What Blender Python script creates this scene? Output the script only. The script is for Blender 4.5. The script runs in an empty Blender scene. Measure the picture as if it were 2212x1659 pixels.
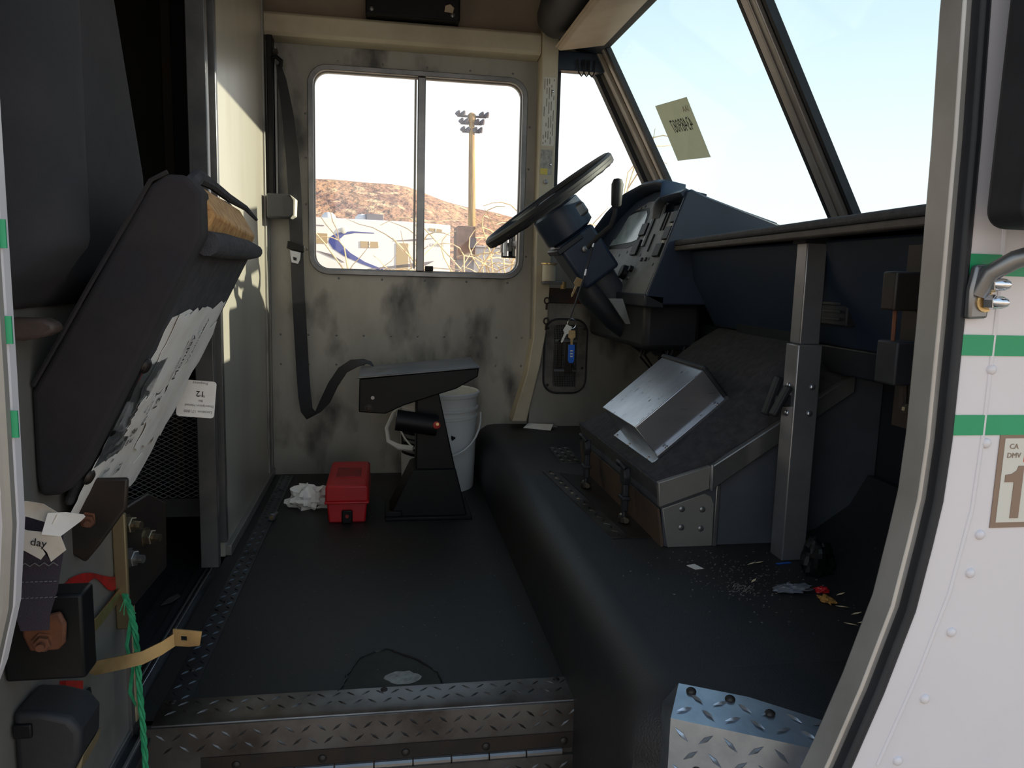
import bpy, bmesh, math, random
from mathutils import Vector, Matrix
from mathutils.geometry import tessellate_polygon
random.seed(7)
S = bpy.context.scene
COL = S.collection
V = Vector

# ------------------------------------------------------------------ camera
yaw, pit, rol = math.radians(9.5), math.radians(8.0), .028
fw = V((math.sin(yaw)*math.cos(pit), math.cos(yaw)*math.cos(pit), -math.sin(pit)))
r0 = V((math.cos(yaw), -math.sin(yaw), 0)); u0 = r0.cross(fw)
rt = r0*math.cos(rol) + u0*math.sin(rol); up = rt.cross(fw)
cd = bpy.data.cameras.new('camera'); cam = bpy.data.objects.new('camera', cd); COL.objects.link(cam)
cam.matrix_world = Matrix(((rt.x, up.x, -fw.x, 0), (rt.y, up.y, -fw.y, 0), (rt.z, up.z, -fw.z, .80), (0, 0, 0, 1)))
cd.sensor_width = 36; cd.lens = 36*1650/2212; cd.clip_start = .02; cd.clip_end = 2000
S.camera = cam

# ------------------------------------------------------------------ sky, sun, exposure
w = bpy.data.worlds.new('sky'); S.world = w; w.use_nodes = True
nt = w.node_tree; nt.nodes.clear()
def N(nt, t, **k):
    n = nt.nodes.new(t)
    for a, b in k.items(): setattr(n, a, b)
    return n
tc = N(nt, 'ShaderNodeTexCoord'); sp = N(nt, 'ShaderNodeSeparateXYZ'); rp = N(nt, 'ShaderNodeValToRGB')
nt.links.new(tc.outputs['Generated'], sp.inputs[0]); nt.links.new(sp.outputs['Z'], rp.inputs[0])
els = rp.color_ramp.elements
els[0].position = 0; els[0].color = (1.55, 1.48, 1.38, 1)
els[1].position = 1; els[1].color = (.36, .58, .90, 1)
e = els.new(.14); e.color = (1.42, 1.42, 1.40, 1)
e = els.new(.32); e.color = (1.00, 1.12, 1.18, 1)
e = els.new(.55); e.color = (.62, .84, 1.04, 1)
bg = N(nt, 'ShaderNodeBackground'); bg.inputs['Strength'].default_value = 1.0
wo = N(nt, 'ShaderNodeOutputWorld')
nt.links.new(rp.outputs[0], bg.inputs['Color']); nt.links.new(bg.outputs[0], wo.inputs[0])

sd = bpy.data.lights.new('sun', 'SUN'); sd.energy = 11.0; sd.angle = .0095; sd.color = (1, .82, .60)
sun = bpy.data.objects.new('sun', sd); COL.objects.link(sun)
sun.rotation_euler = V((.957, -.05, .280)).to_track_quat('Z', 'Y').to_euler()

S.view_settings.view_transform = 'Standard'; S.view_settings.look = 'None'
S.view_settings.gamma = 1; S.view_settings.use_curve_mapping = False
S.view_settings.exposure = 0.0

# ------------------------------------------------------------------ materials
def lin(c):
    return tuple(((v/255)/12.92 if v/255 <= .04045 else ((v/255+.055)/1.055)**2.4) for v in c) + (1,)
MATS = {}
def M(name, col, rough=.5, metal=0, col2=None, vs=4, lo=.4, hi=.65, bump=0, bs=60, stretch=(1, 1, 1), spec=.5, bd=.002, col3=None, vs3=30, lo3=.62, hi3=.7):
    m = bpy.data.materials.new(name); m.use_nodes = True; t = m.node_tree; b = t.nodes['Principled BSDF']
    b.inputs['Base Color'].default_value = lin(col); b.inputs['Roughness'].default_value = rough
    b.inputs['Metallic'].default_value = metal; b.inputs['Specular IOR Level'].default_value = spec
    if col2 or bump:
        c = N(t, 'ShaderNodeTexCoord'); mp = N(t, 'ShaderNodeMapping'); mp.inputs['Scale'].default_value = stretch
        t.links.new(c.outputs['Object'], mp.inputs[0])
    if col2:
        n = N(t, 'ShaderNodeTexNoise'); n.inputs['Scale'].default_value = vs; n.inputs['Detail'].default_value = 8; n.inputs['Roughness'].default_value = .62
        t.links.new(mp.outputs[0], n.inputs['Vector'])
        r = N(t, 'ShaderNodeValToRGB'); r.color_ramp.elements[0].position = lo; r.color_ramp.elements[1].position = hi
        r.color_ramp.elements[0].color = lin(col); r.color_ramp.elements[1].color = lin(col2)
        t.links.new(n.outputs['Fac'], r.inputs[0]); out = r.outputs[0]
        if col3:
            n3 = N(t, 'ShaderNodeTexNoise'); n3.inputs['Scale'].default_value = vs3; n3.inputs['Detail'].default_value = 5
            t.links.new(mp.outputs[0], n3.inputs['Vector'])
            r3 = N(t, 'ShaderNodeValToRGB'); r3.color_ramp.elements[0].position = lo3; r3.color_ramp.elements[1].position = hi3
            t.links.new(n3.outputs['Fac'], r3.inputs[0])
            x = N(t, 'ShaderNodeMix', data_type='RGBA'); x.inputs['B'].default_value = lin(col3)
            t.links.new(r3.outputs[0], x.inputs['Factor']); t.links.new(out, x.inputs['A']); out = x.outputs['Result']
        t.links.new(out, b.inputs['Base Color'])
    if bump:
        n2 = N(t, 'ShaderNodeTexNoise'); n2.inputs['Scale'].default_value = bs; n2.inputs['Detail'].default_value = 4
        t.links.new(mp.outputs[0], n2.inputs['Vector'])
        bp = N(t, 'ShaderNodeBump'); bp.inputs['Strength'].default_value = bump; bp.inputs['Distance'].default_value = bd
        t.links.new(n2.outputs['Fac'], bp.inputs['Height']); t.links.new(bp.outputs[0], b.inputs['Normal'])
    MATS[name] = m
    return m
def glass(name, tint, fac=.06):
    m = bpy.data.materials.new(name); m.use_nodes = True; t = m.node_tree; t.nodes.clear()
    a = N(t, 'ShaderNodeBsdfTransparent'); a.inputs[0].default_value = tint
    g = N(t, 'ShaderNodeBsdfGlossy'); g.inputs['Roughness'].default_value = .03
    x = N(t, 'ShaderNodeMixShader'); x.inputs[0].default_value = fac
    o = N(t, 'ShaderNodeOutputMaterial')
    t.links.new(a.outputs[0], x.inputs[1]); t.links.new(g.outputs[0], x.inputs[2]); t.links.new(x.outputs[0], o.inputs[0])
    return m
mRubber = M('floor_rubber', (30, 30, 31), .55, col2=(44, 38, 34), vs=2.2, lo=.45, hi=.75, bump=.5, bs=420, bd=.001, col3=(70, 64, 58), vs3=55, lo3=.70, hi3=.74)
mMat = M('platform_rubber', (33, 33, 36), .5, col2=(45, 42, 41), vs=3, lo=.45, hi=.75, bump=.6, bs=350, bd=.0012, col3=(66, 64, 64), vs3=60, lo3=.68, hi3=.73)
mCarpet = M('carpet', (52, 52, 57), .95, col2=(70, 68, 72), vs=45, bump=.9, bs=500, bd=.002)
mAlu = M('dull_aluminium', (146, 143, 138), .42, .45, col2=(116, 114, 111), vs=2.5, lo=.4, hi=.72, col3=(98, 96, 95), vs3=5, lo3=.60, hi3=.80, bump=.08, bs=30)
mAluW = M('wall_aluminium', (158, 154, 146), .45, .35, col2=(126, 123, 118), vs=1.7, lo=.40, hi=.70, col3=(72, 70, 70), vs3=4.2, lo3=.54, hi3=.72, stretch=(1.6, 1, .8), bump=.12, bs=40)
mBulk = M('bulkhead_aluminium', (200, 194, 182), .32, .45, col2=(180, 172, 158), vs=2, stretch=(1, 1, .25), bump=.04, bs=60)
mCream = M('cream_paint', (196, 186, 164), .5, 0, col2=(170, 158, 138), vs=3)
mFrame = M('grey_frame', (135, 134, 134), .35, .75, col2=(112, 112, 114), vs=8)
mJamb = M('jamb_aluminium', (184, 179, 174), .42, .55, col2=(164, 158, 152), vs=5)
mPost = M('post_steel', (150, 150, 153), .34, .7, col2=(132, 132, 136), vs=6)
mSteel = M('brushed_steel', (190, 192, 198), .28, .95, col2=(165, 168, 176), vs=5, stretch=(1, 8, 1))
mBoxSteel = M('box_steel', (196, 198, 204), .30, .92, col2=(170, 172, 180), vs=3, stretch=(.4, 3, 3), col3=(110, 104, 108), vs3=22, lo3=.66, hi3=.70)
mChrome = M('chrome', (220, 220, 225), .12, 1)
mBolt = M('zinc_bolt', (150, 140, 120), .35, .9, col2=(100, 85, 68), vs=25)
mTread = M('worn_tread_plate', (124, 120, 118), .36, .9, col2=(84, 76, 72), vs=6, lo=.42, hi=.66)
mTreadB = M('bright_tread_plate', (205, 210, 218), .30, .9, col2=(170, 176, 186), vs=8)
mBlack = M('black_paint', (14, 15, 18), .45, 0, col2=(20, 20, 22), vs=10, spec=.22)
mBlackR = M('black_rubber', (24, 25, 30), .6, col2=(34, 35, 40), vs=12, bump=.2, bs=80)
mDash = M('dash_plastic', (34, 46, 64), .42, col2=(38, 51, 70), vs=6, bump=.15, bs=500, bd=.0006)
mDashD = M('dark_dash', (24, 28, 36), .5, col2=(30, 33, 40), vs=8)
mPanel = M('instrument_face', (128, 128, 128), .5, col2=(92, 94, 96), vs=9)
mLens = M('cluster_lens', (178, 194, 200), .12, 0, col2=(132, 148, 156), vs=6)  # pale tone puts the sky's reflection into the lens colour
mSeat = M('seat_fabric', (44, 43, 47), .9, col2=(52, 50, 54), vs=9, bump=.5, bs=700, bd=.001)
mVelvet = M('cushion_fabric', (38, 35, 38), .95, col2=(48, 42, 42), vs=6, bump=.5, bs=500, bd=.001)
mWood = M('bare_plywood', (206, 158, 98), .7, col2=(160, 108, 58), vs=7, stretch=(1, 9, 9), bump=.2, bs=40)
mPaper = M('paper', (242, 238, 234), .75, col2=(226, 219, 213), vs=12, lo=.4, hi=.7)
mPaperS = M('stained_paper', (218, 208, 196), .8, col2=(188, 160, 122), vs=7, lo=.45, hi=.75)
mInk = M('ink', (22, 20, 26), .7)
mInkG = M('faint_ink', (120, 116, 118), .7)
mWhite = M('white_paint', (214, 208, 211), .35, col2=(208, 202, 206), vs=2)
mGreen = M('green_stripe', (22, 140, 92), .4, col2=(26, 150, 100), vs=3)
mRed = M('red_plastic', (188, 26, 34), .42, col2=(168, 22, 30), vs=8)
mRedP = M('red_paint', (176, 28, 24), .5, col2=(120, 26, 22), vs=20)
mBucket = M('bucket_white', (216, 216, 216), .45, col2=(208, 206, 204), vs=4)
mBelt = M('belt_webbing', (42, 42, 48), .8, col2=(36, 36, 42), vs=30, bump=.4, bs=700, bd=.0006)
mRust = M('rusty_steel', (52, 44, 40), .65, .4, col2=(92, 58, 40), vs=14, lo=.45, hi=.7)
mRustO = M('rust_orange', (112, 68, 46), .7, .3, col2=(70, 48, 40), vs=20)
mDarkSteel = M('dark_steel', (46, 42, 40), .5, .5, col2=(60, 50, 44), vs=10)
mTwine = M('green_twine', (34, 138, 92), .85, col2=(60, 160, 112), vs=60)
mBrass = M('gold_strap', (196, 168, 120), .32, .8, col2=(150, 124, 88), vs=9)
mBlue = M('blue_tag', (20, 92, 190), .35)
mYel = M('yellow_label', (206, 186, 90), .6)
mLabel = M('label_white', (206, 202, 192), .6)
mBrown = M('sticker_brown', (136, 112, 96), .5)
mOrange = M('sticker_orange', (226, 84, 48), .5)
mVisor = M('visor_vinyl', (186, 168, 148), .6, col2=(168, 148, 128), vs=4)
mStick = M('windshield_sheet', (178, 178, 168), .7, col2=(164, 165, 148), vs=14)
_t = mStick.node_tree; _b = _t.nodes['Principled BSDF']; _o = _t.nodes['Material Output']
_tl = N(_t, 'ShaderNodeBsdfTranslucent'); _tl.inputs[0].default_value = lin((184, 184, 172)); _mx = N(_t, 'ShaderNodeMixShader'); _mx.inputs[0].default_value = .45
_t.links.new(_b.outputs[0], _mx.inputs[1]); _t.links.new(_tl.outputs[0], _mx.inputs[2]); _t.links.new(_mx.outputs[0], _o.inputs[0])
mRV = M('camper_white', (226, 222, 222), .4, col2=(216, 212, 214), vs=.6)
mRVblue = M('camper_blue', (62, 72, 140), .4)
mRVgrey = M('camper_grey', (112, 108, 116), .5)
mRVwin = M('camper_window', (168, 148, 116), .3)
mHill = M('hill_scrub', (186, 146, 118), .95, col2=(140, 108, 98), vs=.08, lo=.40, hi=.60, col3=(214, 180, 146), vs3=.16, lo3=.56, hi3=.66, bump=1, bs=.3, bd=2)
mDust = M('dusty_ground', (190, 172, 150), .95, col2=(168, 150, 130), vs=.3)
mWeed = M('dry_weed', (236, 214, 178), .9, col2=(214, 180, 140), vs=20)
mPole = M('pole_wood', (186, 158, 112), .9, col2=(140, 112, 84), vs=5, stretch=(1, 1, .1))
mCargo = M('cargo_wall', (60, 58, 56), .8, col2=(50, 48, 47), vs=2)
mMesh = M('expanded_metal', (165, 167, 172), .5, .6)
mGlassSide = glass('side_glass', (.97, .98, .98, 1), .04)
mGlassWS = glass('windshield_glass', (.86, .94, .96, 1), .05)
mPlastic = glass('clear_wrap', (.75, .78, .8, 1), .35)

# ------------------------------------------------------------------ builders
ROOT = {}
def tag(o, label=None, cat=None, group=None, kind=None):
    if label: o['label'] = label
    if cat: o['category'] = cat
    if group: o['group'] = group
    if kind: o['kind'] = kind
    return o
def thing(name, label, cat, loc=(0, 0, 0), group=None):
    o = bpy.data.objects.new(name, None); COL.objects.link(o); o.location = loc; o.empty_display_size = .05
    ROOT[o] = V(loc)
    return tag(o, label, cat, group)
def finish(me, m, smooth=35):
    bm = bmesh.new(); bm.from_mesh(me)
    bmesh.ops.recalc_face_normals(bm, faces=bm.faces); bm.to_mesh(me); bm.free()
    if m: me.materials.append(m)
    if smooth:
        me.shade_smooth(); me.set_sharp_from_angle(angle=math.radians(smooth))
class MB:
    def __init__(s): s.v = []; s.f = []
    def add(s, vs, fs):
        o = len(s.v); s.v += [V(p) for p in vs]; s.f += [tuple(i+o for i in f) for f in fs]; return s
    def box(s, a, b):
        x0, y0, z0 = a; x1, y1, z1 = b
        return s.add([(x0, y0, z0), (x1, y0, z0), (x1, y1, z0), (x0, y1, z0), (x0, y0, z1), (x1, y0, z1), (x1, y1, z1), (x0, y1, z1)],
                     [(0, 3, 2, 1), (4, 5, 6, 7), (0, 1, 5, 4), (1, 2, 6, 5), (2, 3, 7, 6), (3, 0, 4, 7)])
    def obox(s, c, ax, ay, az, hx, hy, hz):
        c = V(c); ax, ay, az = (V(k).normalized() for k in (ax, ay, az))
        vs = [c+ax*hx*i+ay*hy*j+az*hz*k for k in (-1, 1) for i, j in ((-1, -1), (1, -1), (1, 1), (-1, 1))]
        return s.add(vs, [(0, 3, 2, 1), (4, 5, 6, 7), (0, 1, 5, 4), (1, 2, 6, 5), (2, 3, 7, 6), (3, 0, 4, 7)])
    def prism(s, poly, axis, lo, hi):
        n = len(poly); f = {'x': lambda p, t: (t, p[0], p[1]), 'y': lambda p, t: (p[0], t, p[1]), 'z': lambda p, t: (p[0], p[1], t)}[axis]
        vs = [f(p, lo) for p in poly] + [f(p, hi) for p in poly]
        return s.add(vs, [tuple(range(n))[::-1], tuple(range(n, 2*n))] + [(i, (i+1) % n, n+(i+1) % n, n+i) for i in range(n)])
    def holed(s, outer, holes, axis, lo, hi):
        polys = [outer]+holes; f = {'x': lambda p, t: (t, p[0], p[1]), 'y': lambda p, t: (p[0], t, p[1]), 'z': lambda p, t: (p[0], p[1], t)}[axis]
        flat = [p for q in polys for p in q]; tris = tessellate_polygon([[V((p[0], p[1], 0)) for p in q] for q in polys]); n = len(flat)
        fs = [tuple(t) for t in tris] + [tuple(i+n for i in t)[::-1] for t in tris]; o = 0
        for q in polys:
            k = len(q); fs += [(o+i, o+(i+1) % k, n+o+(i+1) % k, n+o+i) for i in range(k)]; o += k
        return s.add([f(p, lo) for p in flat]+[f(p, hi) for p in flat], fs)
    def tube(s, pts, r, n=8, cap=True, closed=False):
        pts = [V(p) for p in pts]; m = len(pts); rr = r if isinstance(r, (list, tuple)) else [r]*m
        T = []
        for i in range(m):
            a = pts[(i-1) % m] if (i or closed) else pts[0]; b = pts[(i+1) % m] if (i < m-1 or closed) else pts[-1]
            T.append((b-a).normalized())
        nrm = T[0].orthogonal().normalized(); vs = []
        for i in range(m):
            nrm = (nrm-T[i]*nrm.dot(T[i])); nrm = nrm.normalized() if nrm.length > 1e-6 else T[i].orthogonal().normalized()
            bn = T[i].cross(nrm)
            vs += [pts[i]+(nrm*math.cos(k*2*math.pi/n)+bn*math.sin(k*2*math.pi/n))*rr[i] for k in range(n)]
        fs = [(i*n+k, i*n+(k+1) % n, ((i+1) % m)*n+(k+1) % n, ((i+1) % m)*n+k) for i in range(m if closed else m-1) for k in range(n)]
        if cap and not closed: fs += [tuple(range(n))[::-1], tuple(range((m-1)*n, m*n))]
        return s.add(vs, fs)
    def lathe(s, prof, c, axis=(0, 0, 1), n=24):
        c = V(c); a = V(axis).normalized(); e1 = a.orthogonal().normalized(); e2 = a.cross(e1); vs = []
        for r, h in prof: vs += [c+a*h+(e1*math.cos(k*2*math.pi/n)+e2*math.sin(k*2*math.pi/n))*r for k in range(n)]
        m = len(prof); fs = [(i*n+k, i*n+(k+1) % n, (i+1)*n+(k+1) % n, (i+1)*n+k) for i in range(m-1) for k in range(n)]
        if prof[0][0] > 1e-6: fs.append(tuple(range(n))[::-1])
        if prof[-1][0] > 1e-6: fs.append(tuple(range((m-1)*n, m*n)))
        return s.add(vs, fs)
    def dome(s, c, axis, r, h, n=10):
        return s.lathe([(r, 0), (r*.92, h*.45), (r*.6, h*.85), (.0005, h)], c, axis, n)
    def ribbon(s, pts, wv, th=.0015):
        pts = [V(p) for p in pts]; wv = [V(k) for k in wv] if isinstance(wv[0], (tuple, list, Vector)) else [V(wv)]*len(pts); vs = []
        for i, p in enumerate(pts):
            t = (pts[min(i+1, len(pts)-1)]-pts[max(i-1, 0)]).normalized(); nn = t.cross(wv[i]).normalized()*th
            vs += [p-wv[i]/2-nn, p+wv[i]/2-nn, p+wv[i]/2+nn, p-wv[i]/2+nn]
        fs = [(i*4+k, i*4+(k+1) % 4, i*4+4+(k+1) % 4, i*4+4+k) for i in range(len(pts)-1) for k in range(4)]
        L = (len(pts)-1)*4
        return s.add(vs, fs+[(3, 2, 1, 0), (L, L+1, L+2, L+3)])
    def grid(s, fn, nu, nv, back=None):
        vs = [fn(i/(nu-1), j/(nv-1)) for j in range(nv) for i in range(nu)]
        fs = [(j*nu+i, j*nu+i+1, (j+1)*nu+i+1, (j+1)*nu+i) for j in range(nv-1) for i in range(nu-1)]
        if back is not None:
            o = len(vs); b = V(back); vs += [V(p)+b for p in vs]; q = nu*nv
            fs += [tuple(k+q for k in f)[::-1] for f in fs]
            ring = [i for i in range(nu)]+[j*nu+nu-1 for j in range(1, nv)]+[(nv-1)*nu+i for i in range(nu-2, -1, -1)]+[j*nu for j in range(nv-2, 0, -1)]
            fs += [(ring[k], ring[k-1], ring[k-1]+q, ring[k]+q) for k in range(len(ring))]
        return s.add(vs, fs)
    def lug(s, c, d, nrm, L=.026, W=.007, H=.0025):
        c = V(c); d = V(d).normalized(); nn = V(nrm).normalized(); e = nn.cross(d)
        return s.add([c-d*L/2, c+e*W/2, c+d*L/2, c-e*W/2, c-d*L*.18+nn*H, c+d*L*.18+nn*H],
                     [(0, 4, 1), (1, 4, 5), (1, 5, 2), (2, 5, 3), (3, 5, 4), (3, 4, 0)])
    def build(s, name, m, parent=None, smooth=35, bevel=0, seg=2, sub=0, weld=False):
        off = ROOT.get(parent, V((0, 0, 0)))
        me = bpy.data.meshes.new(name); me.from_pydata([p-off for p in s.v], [], s.f); me.update()
        finish(me, m, smooth)
        o = bpy.data.objects.new(name, me); COL.objects.link(o)
        if parent is not None: o.parent = parent; ROOT[o] = off
        else: ROOT[o] = V((0, 0, 0))
        if bevel:
            b = o.modifiers.new('bevel', 'BEVEL'); b.width = bevel; b.segments = seg; b.limit_method = 'ANGLE'; b.angle_limit = math.radians(40)
        if sub:
            b = o.modifiers.new('sub', 'SUBSURF'); b.levels = sub; b.render_levels = sub
        return o
def inst(name, me, parent, loc, rot=None):
    o = bpy.data.objects.new(name, me); COL.objects.link(o); o.parent = parent
    o.location = V(loc)-ROOT.get(parent, V((0, 0, 0)))
    if rot is not None: o.rotation_mode = 'QUATERNION'; o.rotation_quaternion = rot
    return o
def mesh(mb, m, smooth=35):
    me = bpy.data.meshes.new('piece'); me.from_pydata(mb.v, [], mb.f); me.update(); finish(me, m, smooth); return me
def text(body, size, m, parent, o, right, upv, align='LEFT', sx=1, mirror=False, name='lettering'):
    c = bpy.data.curves.new('txt', 'FONT'); c.body = body; c.size = size; c.align_x = align; c.extrude = .0001; c.resolution_u = 2
    t = bpy.data.objects.new('txt', c); COL.objects.link(t)
    me = bpy.data.meshes.new_from_object(t); bpy.data.objects.remove(t)
    r = V(right).normalized()*sx; u = V(upv).normalized(); nn = r.cross(u).normalized(); off = ROOT.get(parent, V((0, 0, 0)))
    for v in me.vertices: v.co = V(o)+r*v.co.x*(-1 if mirror else 1)+u*v.co.y+nn*v.co.z-off
    me.materials.clear(); me.materials.append(m)
    ob = bpy.data.objects.new(name, me); COL.objects.link(ob); ob.parent = parent; ROOT[ob] = off
    return ob
def struct(o, label): return tag(o, label, None, None, 'structure')
def rrect(x0, x1, z0, z1, r, n=6):
    P = []
    for cx, cz, a in ((x1-r, z0+r, -90), (x1-r, z1-r, 0), (x0+r, z1-r, 90), (x0+r, z0+r, 180)):
        P += [(cx+r*math.cos(math.radians(a+90*k/n)), cz+r*math.sin(math.radians(a+90*k/n))) for k in range(n+1)]
    return P
def arc(c, r, a0, a1, n): return [(c[0]+r*math.cos(math.radians(a0+(a1-a0)*k/n)), c[1]+r*math.sin(math.radians(a0+(a1-a0)*k/n))) for k in range(n+1)]
def noise3(p, s): 
    from mathutils import noise
    return noise.noise(V(p)*s)
def qz(d): return V(d).to_track_quat('Z', 'Y')
RIV = {}
def rivet(parent, p, axis, r=.004, h=.002, m=None, name='rivet'):
    m = m or mFrame; k = (r, h, m.name)
    if k not in RIV: RIV[k] = mesh(MB().dome((0, 0, 0), (0, 0, 1), r, h), m)
    return inst(name, RIV[k], parent, p, qz(axis))
HEX = {}
def hexbolt(parent, p, axis, r=.010, h=.007, m=None, name='bolt'):
    m = m or mBolt; k = (r, h, m.name)
    if k not in HEX:
        HEX[k] = mesh(MB().lathe([(r*1.35, 0), (r*1.35, h*.22), (r, h*.24), (r, h), (r*.9, h*1.08)], (0, 0, 0), (0, 0, 1), 6).lathe([(r*.5, h), (r*.5, h*1.9)], (0, 0, 0), (0, 0, 1), 10), m, 30)
    return inst(name, HEX[k], parent, p, qz(axis))

# ================================================================== OUTSIDE
struct(MB().box((-150, -60, -.98), (200, 420, -.78)).build('ground', mDust, smooth=0), 'pale dusty ground of the lot outside the van')
def hillf(u, v):
    x = -160+u*330; y = 170+v*170
    prof = [(-160, 30), (-60, 37), (-27, 35.8), (-5, 35.2), (5, 34.4), (15, 31.8), (29, 28.2), (47, 24.6), (75, 19.3), (110, 12), (170, 4)]
    xs = x*300/max(y, 200)
    h = next((a[1]+(b[1]-a[1])*(xs-a[0])/(b[0]-a[0]) for a, b in zip(prof, prof[1:]) if a[0] <= xs <= b[0]), 4 if xs > 0 else 30)
    k = min(1, max(0, (y-170)/130)); k = k*k*(3-2*k)
    return V((x, y, -.8+h*k*(y/300 if y > 170 else 1)*(1 if y < 300 else 300/y)+noise3((x, y, 0), .06)*1.0*k))
struct(MB().grid(hillf, 60, 34).build('hill', mHill, smooth=60), 'brown scrub-covered hillside behind the camper trailer')

# camper trailer (fifth wheel) parked beyond the driver's window
RVA = math.radians(12)
rvO = V((-2.24, 25, -.78)); rvx = V((math.cos(RVA), math.sin(RVA), 0)); rvy = V((-math.sin(RVA), math.cos(RVA), 0))
def rp(u, z, d=0): return rvO+rvx*u-rvy*d+V((0, 0, z))
def rvpan(poly, d0, d1):
    n = len(poly); vs = [rp(u, z, d1) for u, z in poly]+[rp(u, z, d0) for u, z in poly]
    return MB().add(vs, [tuple(range(n)), tuple(range(n, 2*n))[::-1]]+[(i, (i+1) % n, n+(i+1) % n, n+i) for i in range(n)])
rv = thing('camper_trailer', 'white camper trailer with blue swoosh seen through the sliding window', 'trailer', rvO)
rvpan([(-3.2, .7), (4.45, .7), (4.45, 3.22), (2.8, 3.26), (-3.2, 3.24)], -2.4, 0).build('body', mRV, rv, bevel=.03)
outer = [(1.9, 2.85), (1.2, 2.87), (.75, 2.80), (.50, 2.66), (.46, 2.50), (.60, 2.30), (.95, 2.08), (1.5, 1.85), (2.2, 1.62), (3.1, 1.38)]
inner = [(3.1, 1.42), (2.25, 1.68), (1.6, 1.92), (1.15, 2.18), (.88, 2.42), (.80, 2.60), (.95, 2.74), (1.3, 2.82), (1.9, 2.83)]
rvpan(outer+inner, .0, .012).build('blue_swoosh', mRVblue, rv, smooth=0)
for name, pl, mm in (('window', [(1.46, 2.57), (2.02, 2.57), (2.04, 2.38), (1.46, 2.36)], mRVwin), ('door_panel', [(2.62, 2.56), (3.02, 2.56), (3.02, 1.6), (2.62, 1.6)], mRVwin),
                     ('window', [(3.72, 3.09), (4.15, 3.06), (4.15, 2.97), (3.72, 3.00)], mRVwin), ('slide_box', [(-1.0, 2.76), (.42, 2.76), (.42, 2.45), (-1.0, 2.43)], mRVwin),
                     ('graphic', [(2.5, 2.62), (3.3, 2.72), (3.9, 2.76), (3.3, 2.66)], mRVgrey), ('graphic', [(1.7, 1.70), (2.9, 1.88), (3.9, 2.02), (3.6, 1.86), (2.7, 1.76)], mRVgrey),
                     ('graphic', [(.1, 2.22), (.55, 2.12), (.95, 1.88), (.5, 2.05)], mRVgrey), ('vent_slot', [(.05, 3.02), (.32, 3.01), (.32, 2.99), (.05, 3.0)], mRVgrey)):
    p = rvpan(pl, 0, .02).build(name, mm, rv, smooth=0)
    if name == 'window': rvpan([((pl[0][0]+pl[1][0])/2-.01, pl[0][1]), ((pl[0][0]+pl[1][0])/2+.02, pl[0][1]), ((pl[0][0]+pl[1][0])/2+.02, pl[2][1]), ((pl[0][0]+pl[1][0])/2-.01, pl[2][1])], .02, .03).build('window_bar', mRV, p, smooth=0)
for u in (.55, 1.62): MB().lathe([(.24, 0), (.24, .06), (.2, .16), (.12, .23), (.001, .25)], rp(u, 3.22, -.6), (0, 0, 1), 16).build('roof_dome', mRV, rv)
MB().obox(rp(1.98, 3.36, -.6), rvx, rvy, (0, 0, 1), .28, .35, .10).build('roof_unit', mRVgrey, rv, bevel=.02)
MB().lathe([(.10, 0), (.10, .05), (.05, .07)], rp(.93, 2.88, .0), -rvy, 14).build('porch_light', mLabel, rv)
for u in (-1.6, -.6, 2.6):
    MB().lathe([(.38, -.12), (.40, -.08), (.40, .08), (.38, .12)], rp(u, .40, -.15), rvy, 18).build('wheel', mBlackR, rv)
MB().obox(rp(.6, .58, -1.2), rvx, rvy, (0, 0, 1), 3.6, 1.0, .12).build('chassis', mRVgrey, rv)
text('CRUISER', .13, mRVgrey, rv, rp(3.72, 2.50, .02), rvx, (0, 0, 1), name='lettering')
bx = thing('storage_trailer', 'dark brown utility box standing right of the camper behind dry weeds', 'trailer', (2.9, 27, -.78))
MB().box((2.45, 27, 1.35), (3.1, 28.5, 2.5)).build('body', M('dark_box', (104, 84, 78), .8, col2=(130, 108, 98), vs=3), bx, bevel=.03)
MB().box((2.86, 26.9, 1.75), (3.1, 27.02, 2.1)).build('panel', mRVgrey, bx)
MB().box((2.5, 27.1, -.78), (3.05, 28.3, 1.35)).build('stand', mRVgrey, bx)
t2 = thing('small_trailer', 'low pale trailer roof right of the utility pole', 'trailer', (4.3, 29, -.78))
MB().box((3.1, 29, .6), (5.2, 31, 1.85)).build('body', mRV, t2, bevel=.05); MB().box((3.0, 28.95, 1.85), (5.3, 31.05, 1.92)).build('roof', mRV, t2, bevel=.02)
for x in (3.3, 4.9): MB().lathe([(.45, -.1), (.45, .1)], (x, 29.2, -.33), (0, 1, 0), 16).build('wheel', mBlackR, t2)
MB().box((3.3, 29.3, -.5), (5, 30.8, .6)).build('chassis', mRVgrey, t2)

po = thing('utility_pole', 'tall wooden pole with cluster of lamps at its top', 'pole', (4.95, 45, -.78))
MB().tube([(4.95, 45, -.78), (4.9, 45, 4), (4.78, 45, 9.6)], [.26, .22, .16], 12).build('shaft', mPole, po)
for z, x0, x1 in ((9.75, 3.95, 5.6), (9.35, 4.15, 5.35), (8.9, 4.25, 5.25)):
    a = MB().box((x0, 44.9, z-.05), (x1, 45.05, z+.05)).build('cross_arm', mRVgrey, po)
    for x in (x0, x0+.3, x1-.3, x1):
        MB().lathe([(.05, .28), (.14, .1), (.16, 0), (.03, -.02)], (x, 44.95, z+.05), (.3, -.5, .6), 10).build('lamp_head', mRVgrey, po)
MB().lathe([(.2, 0), (.24, .2), (.22, .45), (.12, .55)], (4.78, 45, 9.4), (0, 0, 1), 12).build('cap', mPole, po)

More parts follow.
